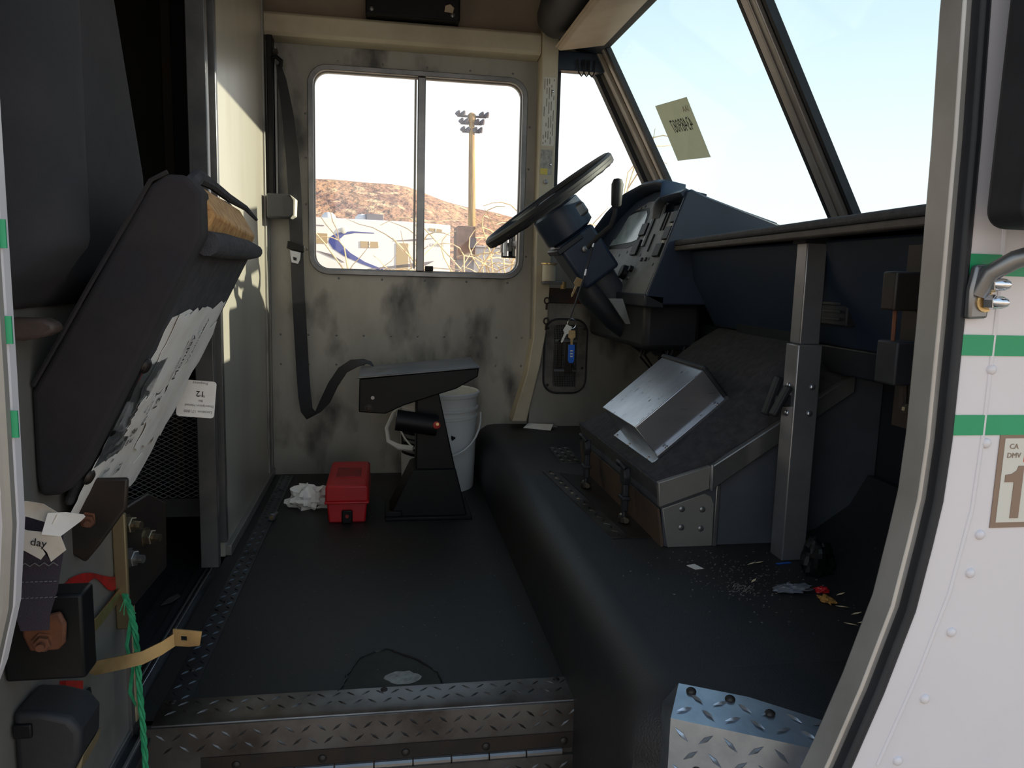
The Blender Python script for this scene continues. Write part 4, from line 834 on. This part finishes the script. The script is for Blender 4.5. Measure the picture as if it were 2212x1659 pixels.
cu0 = [(-.438, .640), (-.288, .900), (-.270, .914), (-.245, .914), (-.229, .893), (-.230, .840), (-.384, .536), (-.409, .506), (-.436, .505), (-.439, .53)]
cu1 = [(-.440, .660), (-.312, .905), (-.288, .922), (-.262, .922), (-.245, .902), (-.243, .842), (-.402, .524), (-.425, .492), (-.438, .488), (-.440, .52)]
cm = MB().add([(x, 1.03, z) for x, z in cu0]+[(x, 1.15, z) for x, z in cu1], [tuple(range(10)), tuple(range(10, 20))]+[(i, (i+1) % 10, 10+(i+1) % 10, 10+i) for i in range(10)])
cm.build('cushion_side', mVelvet, js, bevel=.012, seg=4)
MB().prism([(-.439, .660), (-.312, .905), (-.288, .922), (-.275, .915), (-.290, .83), (-.425, .555), (-.437, .52)], 'y', 1.14, 1.49).build('cushion', mVelvet, js, bevel=.018, seg=4)
# carpeted board under the cushion
nb_ = V((.894, 0, -.447)); db_ = V((.447, 0, .894)); Bo = V((-.40, 0, .52))
def cb(s, y, o): return Bo+db_*s+V((0, y, 0))+nb_*o
def cbox(s0, s1, y0, y1, o0, o1):
    return MB().add([cb(s, y, o) for o in (o0, o1) for s, y in ((s0, y0), (s1, y0), (s1, y1), (s0, y1))], [(0, 3, 2, 1), (4, 5, 6, 7), (0, 1, 5, 4), (1, 2, 6, 5), (2, 3, 7, 6), (3, 0, 4, 7)])
cbox(-.055, .352, 1.092, 1.486, -.012, .001).build('carpeted_underside', mCarpet, js, bevel=.006)
MB().add([cb(s, y, o) for s, y, o in ((.33, 1.10, -.045), (.33, 1.10, -.002), (.33, 1.475, -.002), (.33, 1.475, -.045), (.418, 1.115, -.047), (.392, 1.11, -.004), (.378, 1.47, -.004), (.408, 1.46, -.047))],
         [(0, 3, 2, 1), (4, 5, 6, 7), (0, 1, 5, 4), (1, 2, 6, 5), (2, 3, 7, 6), (3, 0, 4, 7)]).build('bare_board', mWood, js, bevel=.004)
MB().tube([cb(.352, y, .004) for y in (1.10, 1.2, 1.3, 1.4, 1.50)], [.017, .019, .018, .017, .012], 12).build('rolled_flap', mCarpet, js)
MB().tube([cb(.372, 1.105, -.030), cb(.385, 1.098, -.040), cb(.405, 1.105, -.050), cb(.426, 1.15, -.056), cb(.425, 1.25, -.058), cb(.418, 1.38, -.055), cb(.415, 1.47, -.04), cb(.405, 1.50, -.02)], [.006, .010, .012, .010, .008, .007, .005, .003], 8).build('torn_edge', mCarpet, js)
MB().tube([(x, 1.032, z) for x, z in [(-.436, .648), (-.36, .782), (-.288, .906), (-.268, .917)]], .003, 6).build('piping', mVelvet, js)
for s, y in ((.165, 1.10), (-.005, 1.092)): MB().dome(cb(s, y, .003), nb_, .012, .008).build('stud', mDarkSteel, js)
MB().prism([(-.46, .735), (-.402, .735), (-.390, .729), (-.389, .720), (-.402, .713), (-.425, .708), (-.46, .712)], 'y', .985, 1.015).build('arm_bracket', M('bracket_brown', (84, 70, 64), .6, col2=(68, 56, 52), vs=14), js, bevel=.008)

# papers glued to the underside
pp = thing('paper_labels', 'torn layered white paper route labels on the tipped seat underside', 'labels', tuple(cb(.0, 1.28, .0)))
def sheet(name, s0, s1, y0, y1, o, m, jag=.008, bulge=.003, seed=1, tilt=0):
    random.seed(seed)
    L = [random.uniform(-jag, jag) for _ in range(13)]; R = [random.uniform(-jag, jag) for _ in range(13)]; Tn = [random.uniform(-jag, jag) for _ in range(13)]; Bn = [random.uniform(-jag, jag) for _ in range(13)]
    def fn(u, v):
        i, j = int(u*12), int(v*12)
        return cb(s0+(s1-s0)*v+(Tn[i]*(v > .95)+Bn[i]*(v < .05))+tilt*(u-.5), y0+(y1-y0)*u+(L[j]*(u < .05)+R[j]*(u > .95)), o+bulge*abs(noise3((u*4+seed, v*5, seed), 1)))
    return MB().grid(fn, 13, 13, back=tuple(nb_*-.0006)).build(name, m, pp, smooth=30)
sheet('paper_sheet', -.125, .245, 1.125, 1.47, .0015, mPaper, .010, .004, 1); sheet('paper_sheet', .095, .242, 1.15, 1.30, .005, mPaper, .006, .002, 2); sheet('paper_sheet', -.09, .055, 1.09, 1.27, .005, mPaper, .004, .002, 3)
sheet('paper_sheet', -.02, .20, 1.30, 1.465, .005, mPaper, .012, .004, 4); sheet('paper_sheet', -.145, -.05, 1.11, 1.40, .004, mPaper, .010, .003, 5); sheet('paper_sheet', .04, .10, 1.17, 1.30, .007, mPaper, .01, .003, 7); sheet('paper_sheet', -.165, -.12, 1.25, 1.40, .003, mPaper, .015, .006, 8)
sheet('clear_sleeve', .01, .165, 1.088, 1.20, .006, mPlastic, .002, .001, 6)
ty, td = V((0, 1, 0)), db_
for body, size, s, y, r, u, m in (('Location', .011, .036, 1.125, ty, td, mInkG), ('2549', .014, .036, 1.19, ty, td, mInk), ('Description', .011, .020, 1.115, ty, td, mInkG), ('El Ad', .014, .020, 1.19, ty, td, mInk), ('Bin', .010, .003, 1.15, ty, td, mInkG), ('Route', .010, -.013, 1.14, ty, td, mInkG),
                               ('iday', .030, -.045, 1.235, -ty, -td, mInk), ('WKLY', .011, -.026, 1.235, -ty, -td, mInkG), ('Monday', .026, .115, 1.305, td, -ty, mInk), ('Date', .010, .140, 1.275, td, -ty, mInkG), ('12', .026, .065, 1.275, td, -ty, mInk), ('Route', .010, .065, 1.235, td, -ty, mInkG), ('Bin', .010, .072, 1.215, td, -ty, mInkG), ('7', .024, .062, 1.245, -ty, -td, mInk), ('Wednesday', .018, .14, 1.345, td, -ty, mInkG), ('12', .018, -.018, 1.235, -ty, -td, mInk)):
    text(body, size, m, pp, cb(s, y, .0095), r, u)
# card sticking out past the far edge
cdz = thing('route_card', 'white printed card poking out behind the seat labels', 'card', tuple(cb(.09, 1.5, 0)))
cy = 1.50
cpts = rrect(-.386, -.318, .520, .590, .006, 4)
MB().prism([(x+(z-.555)*.10, z-(x+.352)*.08) for x, z in cpts], 'y', cy, cy+.0008).build('card', mPaper, cdz, smooth=0)
cr_, cu_ = V((-1, 0, .08)), V((-.10, 0, -1))
for body, size, x, z, m in (('Location 171800', .0075, -.324, .527, mInkG), ('Description Hamad', .0065, -.321, .538, mInkG), ('Bin', .0065, -.340, .549, mInkG), ('Route', .0065, -.336, .558, mInkG), ('12', .016, -.336, .565, mInk), ('Frequency', .0065, -.330, .582, mInkG)):
    text(body, size, m, cdz, (x, cy-.0008, z+.004), cr_, cu_)

# ---- seat hinge brackets and belt anchor
hb = thing('seat_hinge_bracket', 'dark steel seat hinge bracket bolted to the bulkhead edge', 'bracket', (-.43, 1.4, .2))
MB().prism([(1.295, .215), (1.555, .205), (1.565, .335), (1.46, .385), (1.295, .40)], 'x', -.436, -.430).build('plate', mDarkSteel, hb, bevel=.003)
MB().box((-.440, 1.288, .20), (-.418, 1.297, .40)).build('flange', M('flange_brass', (120, 106, 80), .5, .5), hb, bevel=.003)
for y, z, mm in ((1.318, .372, mBolt), (1.420, .315, mBolt), (1.322, .312, mFrame)): hexbolt(hb, (-.430, y, z), (1, -.25, 0), .014, .016, mm)
MB().prism([(-.425, .50), (-.362, .50), (-.366, .455), (-.405, .40), (-.425, .375), (-.445, .39), (-.450, .42)], 'y', 1.135, 1.143).build('hinge_arm', mDarkSteel, hb, bevel=.004)
hexbolt(hb, (-.418, 1.135, .440), (.3, -1, 0), .009, .012, mRustO)
ba = thing('belt_anchor', 'black steel belt anchor plate with rusty tab and bolt', 'anchor', (-.39, .93, .31))
MB().box((-.438, .92, .312), (-.350, .958, .418)).build('plate', mBlack, ba, bevel=.004)
MB().prism([(-.413, .391), (-.372, .400), (-.366, .385), (-.368, .362), (-.376, .353), (-.406, .353), (-.413, .372)], 'y', .912, .919).build('rusty_tab', mRustO, ba, bevel=.003)
hexbolt(ba, (-.391, .912, .365), (.2, -1, 0), .009, .009, mRustO)
MB().ribbon([(-.393, .925, .512), (-.393, .920, .465), (-.397, .916, .425), (-.400, .912, .398), (-.398, .911, .380)], [(.052, 0, 0), (.05, 0, 0), (.045, 0, 0), (.036, 0, 0), (.03, 0, 0)], .0014).build('webbing', M('belt_purple', (56, 48, 60), .85, bump=.4, bs=600), ba, smooth=60)
mb = MB()
for k in range(8):
    x = -.412+k*.005; mb.tube([(x, .9165, .455+.004*(k % 2)), (x+.005, .9165, .455+.004*((k+1) % 2))], .0006, 4); mb.tube([(x, .9150, .437), (x+.003, .9150, .437)], .0006, 4); mb.tube([(x, .9135, .418), (x+.003, .9135, .4185)], .0006, 4)
tag(mb.build('stitching', mInkG, ba), kind='stuff')
pz = thing('torn_label', 'curled stained paper label dangling beside the left jamb', 'label', (-.39, .905, .45))
k_ = .905/.95
def lp_(pts): return [(x*k_, .8-(.8-z)*k_) for x, z in pts]
def curl(name, pts, y0, m, bend):
    q = lp_(pts); n = len(q); cx = sum(p[0] for p in q)/n; cz = sum(p[1] for p in q)/n
    MB().add([(x, y0-bend*(abs(x-cx)+abs(z-cz))*1.0, z) for x, z in q]+[(cx, y0, cz)]+[(x, y0-bend*(abs(x-cx)+abs(z-cz))+.0008, z) for x, z in q]+[(cx, y0+.0008, cz)],
             [(i, (i+1) % n, n) for i in range(n)]+[(n+1+(i+1) % n, n+1+i, 2*n+1) for i in range(n)]+[(i, n+1+i, n+1+(i+1) % n, (i+1) % n) for i in range(n)]).build(name, m, pz, smooth=50)
curl('paper_fold', [(-.425, .527), (-.412, .525), (-.395, .521), (-.378, .511), (-.384, .498), (-.411, .505), (-.425, .51)], .903, mPaperS, .3)
curl('paper_corner', [(-.388, .512), (-.370, .511), (-.350, .509), (-.348, .506), (-.354, .500), (-.376, .483), (-.395, .487)], .899, mPaper, .25)
curl('paper_sheet', [(-.425, .498), (-.412, .491), (-.390, .488), (-.376, .483), (-.371, .466), (-.388, .452), (-.392, .464), (-.399, .455), (-.415, .466), (-.425, .47)], .893, mPaperS, .0)
text('day', .0125, mInk, pz, (-.403*k_-.006, .8915, .8-(.8-.474)*k_), (1, 0, -.2), (.2, 0, 1))

# ---- fire-extinguisher bracket remains, twine, buckle
eb = thing('extinguisher_bracket', 'empty metal bracket with springy strap and red paint behind it', 'bracket', (-.43, 1.2, .15))
band = [(-.437, 1.135, .222), (-.425, 1.15, .206), (-.405, 1.18, .196), (-.375, 1.205, .191), (-.35, 1.22, .198), (-.330, 1.228, .209)]
MB().ribbon(band, (0, 0, .022), .0009).build('strap', mBrass, eb, smooth=60)
MB().holed([(-.334, .198), (-.334, .226), (-.308, .222), (-.290, .219), (-.294, .196), (-.310, .195)], [[(-.322, .206), (-.322, .214), (-.313, .213), (-.313, .205)]], 'y', 1.226, 1.229).build('strap_buckle', mBrass, eb)
MB().ribbon([(-.437, 1.13, .258), (-.430, 1.19, .262), (-.430, 1.25, .264), (-.432, 1.30, .263)], (0, 0, .018), .0009).build('strap', mBrass, eb, smooth=60)
MB().grid(lambda u, v: V((-.4385, 1.11+u*.185, .362-u*.065-v*.016*(1+.5*math.sin(u*9))+.006*math.sin(u*5))), 18, 3, back=(.0015, 0, 0)).build('red_smear', mRedP, eb)
MB().box((-.4395, 1.10, .24), (-.437, 1.115, .36)).build('red_edge', mRedP, eb); MB().prism([(1.067, .233), (1.125, .201), (1.122, .181), (1.10, .178), (1.091, .155), (1.08, .165), (1.065, .214)], 'x', -.4395, -.432).build('red_clip', mRedP, eb)
MB().obox((-.434, 1.135, .172), (0, .9, -.2), (1, 0, 0), (0, -.25, .9), .02, .0015, .008).build('black_tab', mBlack, eb)
tw = thing('green_twine', 'frayed green twine hanging from the bracket to below the floor', 'twine', (-.39, 1.24, 0))
tp = [(-.425, 1.29, .262), (-.408, 1.262, .248), (-.398, 1.25, .215), (-.394, 1.245, .17), (-.392, 1.24, .12), (-.388, 1.235, .07), (-.385, 1.23, .02), (-.383, 1.225, -.04), (-.384, 1.22, -.12)]
for ph in (0, 2.1, 4.2):
    fp_ = []
    for i in range(len(tp)-1):
        for k in range(6):
            f = k/6; p = V(tp[i])*(1-f)+V(tp[i+1])*f; a = (i*6+k)*.8+ph; fp_.append(p+V((math.cos(a)*.0028, math.sin(a)*.0028, 0)))
    MB().tube(fp_, .0026, 5).build('strand', mTwine, tw)
MB().tube([(-.405, 1.258, .235), (-.412, 1.25, .19), (-.404, 1.25, .15), (-.410, 1.25, .11), (-.402, 1.25, .085)], [.004, .003, .0026, .0035, .0015], 6).build('loose_end', mTwine, tw)
for k in range(5): MB().tube([(-.418, 1.27, .262), (-.424+k*.006, 1.262, .245-random.uniform(0, .012))], .0008, 4).build('fray', mTwine, tw)
bu = thing('belt_buckle', 'big black plastic belt buckle housing low at the doorway corner', 'buckle', (-.41, .96, .16))
MB().prism([(-.438, .269), (-.405, .266), (-.375, .256), (-.363, .238), (-.365, .205), (-.378, .178), (-.438, .175)], 'y', .93, 1.0).build('housing', mBlackR, bu, bevel=.008, seg=3)
MB().box((-.437, .926, .236), (-.416, .932, .254)).build('slot', mBlack, bu, bevel=.002)
MB().prism([(-.438, .175), (-.378, .178), (-.364, .205), (-.367, .188), (-.385, .155), (-.438, .145)], 'y', .935, 1.0).build('lower_shell', M('shell_tan', (110, 96, 70), .6), bu, bevel=.003)
MB().box((-.437, .95, -.02), (-.40, .99, .16)).build('stalk', mBlackR, bu, bevel=.004)

# ---- litter on the raised floor
z0 = .2005
crumple('black_bag', 'crumpled black plastic bag beside the foot of the post', 'bag', (.895, 1.41, .232), (.032, .028, .042), mBlack, .75, .45, .7, 9)
crumple('clear_wrapper', 'crushed clear plastic wrapper on the raised floor', 'wrapper', (.795, 1.325, .207), (.034, .014, .007), M('wrapper_grey', (112, 114, 124), .25), .9, .6, 1.3, 5)
crumple('candy_wrapper', 'torn red wrapper scrap near the door jamb', 'wrapper', (.850, 1.315, .205), (.012, .010, .005), mRed, .85, .6, 1.2, 4)
crumple('chip_crumb', 'yellow brown crumb clump below the red wrapper', 'crumb', (.836, 1.275, .204), (.010, .016, .004), M('crumb', (170, 124, 60), .8), .85, .8, 1.2, 6)
def scrap(name, label, cat, pts, m, zz=z0):
    t = thing(name, label, cat, (pts[0][0], pts[0][1], zz)); MB().prism(pts, 'z', zz, zz+.0012).build('scrap', m, t, smooth=0)
scrap('paper_scrap', 'small pale paper scrap on the platform below the side plate', 'scrap', [(.635, 1.475), (.655, 1.48), (.664, 1.455), (.645, 1.452)], mPaper)
scrap('blue_strip', 'thin blue plastic strip at the foot of the post', 'scrap', [(.835, 1.468), (.868, 1.474), (.872, 1.468), (.838, 1.462)], mBlue)
leaf = [((.882, 1.30), .3), ((.85, 1.245), -.6), ((.86, 1.215), .2), ((.822, 1.175), -.8), ((.85, 1.18), .1), ((.78, 1.47), .4), ((.80, 1.475), .2), ((.74, 1.38), .7)]
LN = ['pale dry leaf bit right of the red wrapper', 'tan dry leaf bit below the crumbs', 'brown dry leaf bit towards the jamb', 'long dry leaf bit nearest the jamb', 'short dry leaf bit touching the jamb', 'thin dry leaf bit left of the post', 'tiny tan leaf bit close to the post', 'tan leaf bit left of the clear wrapper']
for (p, a), L in zip(leaf, LN):
    d = V((math.cos(a), math.sin(a), 0)); e = V((-d.y, d.x, 0)); t = thing('dry_leaf', L, 'leaf', (p[0], p[1], z0), 'dry leaf bits on the raised floor')
    c = V((p[0], p[1], z0+.001)); MB().add([c-d*.013, c+e*.003+V((0, 0, .001)), c+d*.013+V((0, 0, .002)), c-e*.003+V((0, 0, .001))], [(0, 1, 2, 3)]).build('blade', mWeed, t)
random.seed(11); mb = MB()
for _ in range(260):
    x = random.gauss(.72, .07); y = random.gauss(1.40, .09)
    if x > .45: mb.obox((x, y, z0+.0006), (random.random(), random.random()-.5, .1), (random.random()-.5, 1, 0), (0, 0, 1), random.uniform(.0008, .002), random.uniform(.0006, .0014), .0006)
for _ in range(70):
    x = random.gauss(.70, .012); y = random.gauss(1.345, .012); mb.obox((x, y, z0+.001), (random.random(), random.random()-.5, .4), (random.random()-.5, 1, 0), (0, 0, 1), random.uniform(.001, .003), .0008, .0006)
tag(mb.build('floor_crumbs', mFrame, None, smooth=0), 'scattered pale crumbs and grit on the raised floor', 'crumbs', kind='stuff')
mb = MB()
for _ in range(240): x = random.uniform(-.33, .33); y = random.uniform(1.45, 2.95); mb.obox((x, y, .0008), (random.random(), random.random()-.5, .1), (random.random()-.5, 1, 0), (0, 0, 1), random.uniform(.0006, .0016), random.uniform(.0005, .001), .0005)
tag(mb.build('floor_grit', mFrame, None, smooth=0), 'fine pale grit scattered over the black cab floor', 'grit', kind='stuff')

# ---- sheet taped to the windshield (written number seen from behind)
wsS = thing('windshield_sheet', 'pale paper with mirrored handwritten number on the windshield', 'paper', tuple(ws(.33, 2.6, .0)))
def wq(x, y, z): return V((x, y, z))
sh = [(.945, 2.729, 1.417), (.960, 2.467, 1.393), (1.063, 2.485, 1.211), (1.049, 2.747, 1.235)]
pr = []
for p in sh:
    p = V(p); t = (p-W0-V((0, p.y, 0))).dot(wd); pr.append((t, p.y))
MB().add([ws(t, y, .0015) for t, y in pr]+[ws(t, y, .0025) for t, y in pr], [(0, 3, 2, 1), (4, 5, 6, 7), (0, 1, 5, 4), (1, 2, 6, 5), (2, 3, 7, 6), (3, 0, 4, 7)]).build('sheet', mStick, wsS, smooth=0)
bR = (ws(pr[1][0], pr[1][1])-ws(pr[0][0], pr[0][1])).normalized(); bU = (ws(pr[0][0], pr[0][1])-ws(pr[3][0], pr[3][1])).normalized()
text('43489087', .068, mInk, wsS, ws(pr[0][0], pr[0][1], .004)+bR*.235-bU*.108, bR, bU, sx=.62, mirror=True); text('IAA', .030, M('faint_print', (142, 128, 108), .7), wsS, ws(pr[0][0], pr[0][1], .004)+bR*.25-bU*.045, bR, bU, mirror=True)

# ---- outside mirror, arm and permit sticker on the right body panel
mi = thing('side_mirror', 'black outside mirror on a curved silver arm with two domed nuts', 'mirror', (.64, .70, .80))
MB().prism(rrect(.606, .80, .862, 1.25, .02), 'y', .66, .715).build('housing', mBlackR, mi, bevel=.008, seg=3)
MB().prism(rrect(.622, .785, .88, 1.235, .012), 'y', .655, .661).build('back_cover', mVisor, mi)
MB().tube([(.86, .62, .90), (.77, .64, .862), (.71, .68, .846), (.672, .70, .842), (.650, .715, .832), (.638, .732, .818), (.634, .742, .795)], .0100, 14).build('arm', mFrame, mi)
MB().prism([(.623, .768), (.646, .769), (.648, .80), (.646, .828), (.626, .826), (.622, .80)], 'y', .738, .748).build('foot', mFrame, mi, bevel=.003)
for z in (.806, .787):
    g = MB().lathe([(.011, 0), (.011, .002)], (.640, .738, z), (0, -1, 0), 16).build('washer', mBrass, mi); MB().lathe([(.0085, .002), (.0085, .011), (.006, .012)], (.640, .738, z), (.45, -1, 0), 6).build('nut', mChrome, g, smooth=20); MB().lathe([(.0068, .011), (.0065, .018), (.004, .023), (.0005, .025)], (.640, .738, z), (.45, -1, 0), 12).build('nut_dome', mChrome, g)
dm = thing('permit_sticker', 'brown framed CA DMV permit sticker with number one on the right panel', 'sticker', (.72, .7497, .58))
MB().box((.689, .7488, .528), (.775, .7497, .640)).build('border', mBrown, dm, smooth=0); MB().box((.6955, .7483, .5345), (.7685, .7489, .6335)).build('field', mLabel, dm, smooth=0)
text('CA', .0085, mBrown, dm, (.7015, .7478, .6215), (1, 0, 0), (0, 0, 1)); text('DMV', .0085, mBrown, dm, (.6995, .7478, .611), (1, 0, 0), (0, 0, 1)); MB().box((.722, .7478, .606), (.745, .7484, .629)).build('orange_tab', mOrange, dm, smooth=0)
MB().prism([(.7125, .5395), (.7235, .5395), (.7235, .6015), (.7165, .6015), (.7145, .596), (.7085, .592), (.7005, .591), (.7005, .5825), (.7125, .5825)], 'y', .7476, .7484).build('numeral', mBrown, dm, smooth=0)
# ---- door hinge hardware inside the right jamb
dh = thing('door_check', 'grey metal door roller hardware inside the right jamb', 'hardware', (.70, .95, .68))
MB().box((.688, .955, .768), (.735, .985, .822)).build('upper_block', mDarkSteel, dh, bevel=.003); MB().box((.692, .945, .665), (.745, .99, .726)).build('lower_block', mBlackR, dh, bevel=.003)
MB().tube([(.698, .965, .77), (.699, .965, .724)], .003, 8).build('pin', mRustO, dh); MB().tube([(.715, .955, .665), (.718, .955, .63)], .006, 8).build('stem', mDarkSteel, dh)
MB().lathe([(.008, 0), (.008, .006)], (.718, .948, .632), (0, -1, 0), 10).build('stem_bolt', mBolt, dh); MB().box((.735, .80, .60), (.75, 1.0, .86)).build('mount_plate', mDarkSteel, dh)

# ---- driver-side mirror bracket just outside the sliding window
om = thing('mirror_bracket', 'silver mirror clamp outside the lower right of the sliding window', 'bracket', (.51, 3.25, .88))
MB().box((.478, 3.23, .90), (.548, 3.27, .965)).build('clamp', mFrame, om, bevel=.006)
MB().tube([(.497, 3.225, .885), (.497, 3.225, .985)], .013, 12).build('rod', mSteel, om); MB().tube([(.533, 3.225, .885), (.533, 3.225, .985)], .010, 12).build('rod', mFrame, om)
MB().box((.482, 3.22, .878), (.546, 3.26, .90)).build('lower_clip', mBlack, om, bevel=.003); MB().box((.52, 3.075, .925), (.575, 3.25, .945)).build('stay', mFrame, om, bevel=.002)

# ---- truck added ahead, out of view, to throw shade on the passenger side
tk = thing('added_shade_truck', 'added unseen white truck that shades the passenger side of the van', 'truck', (7.5, .2, -.78))
MB().box((6.0, -1.3, -.1), (11.5, 1.62, 3.6)).build('cargo_box', mWhite, tk, bevel=.03)
MB().prism([(11.5, -.1), (13.2, -.1), (13.2, 1.0), (12.6, 1.9), (11.5, 2.1)], 'y', -1.2, 1.52).build('cab', mWhite, tk, bevel=.05)
for x in (7.2, 12.3):
    for y in (-1.2, 1.35): MB().lathe([(.42, -.14), (.45, -.1), (.45, .1), (.42, .14)], (x, y, -.33), (0, 1, 0), 20).build('wheel', mBlackR, tk)
MB().box((6.1, -1.0, -.35), (13, 1.3, -.1)).build('chassis', mBlackR, tk)
MB().box((5.98, -1.2, .0), (6.0, .15, 3.4)).build('rear_door', mRV, tk); MB().box((5.98, .17, .0), (6.0, 1.52, 3.4)).build('rear_door', mRV, tk)
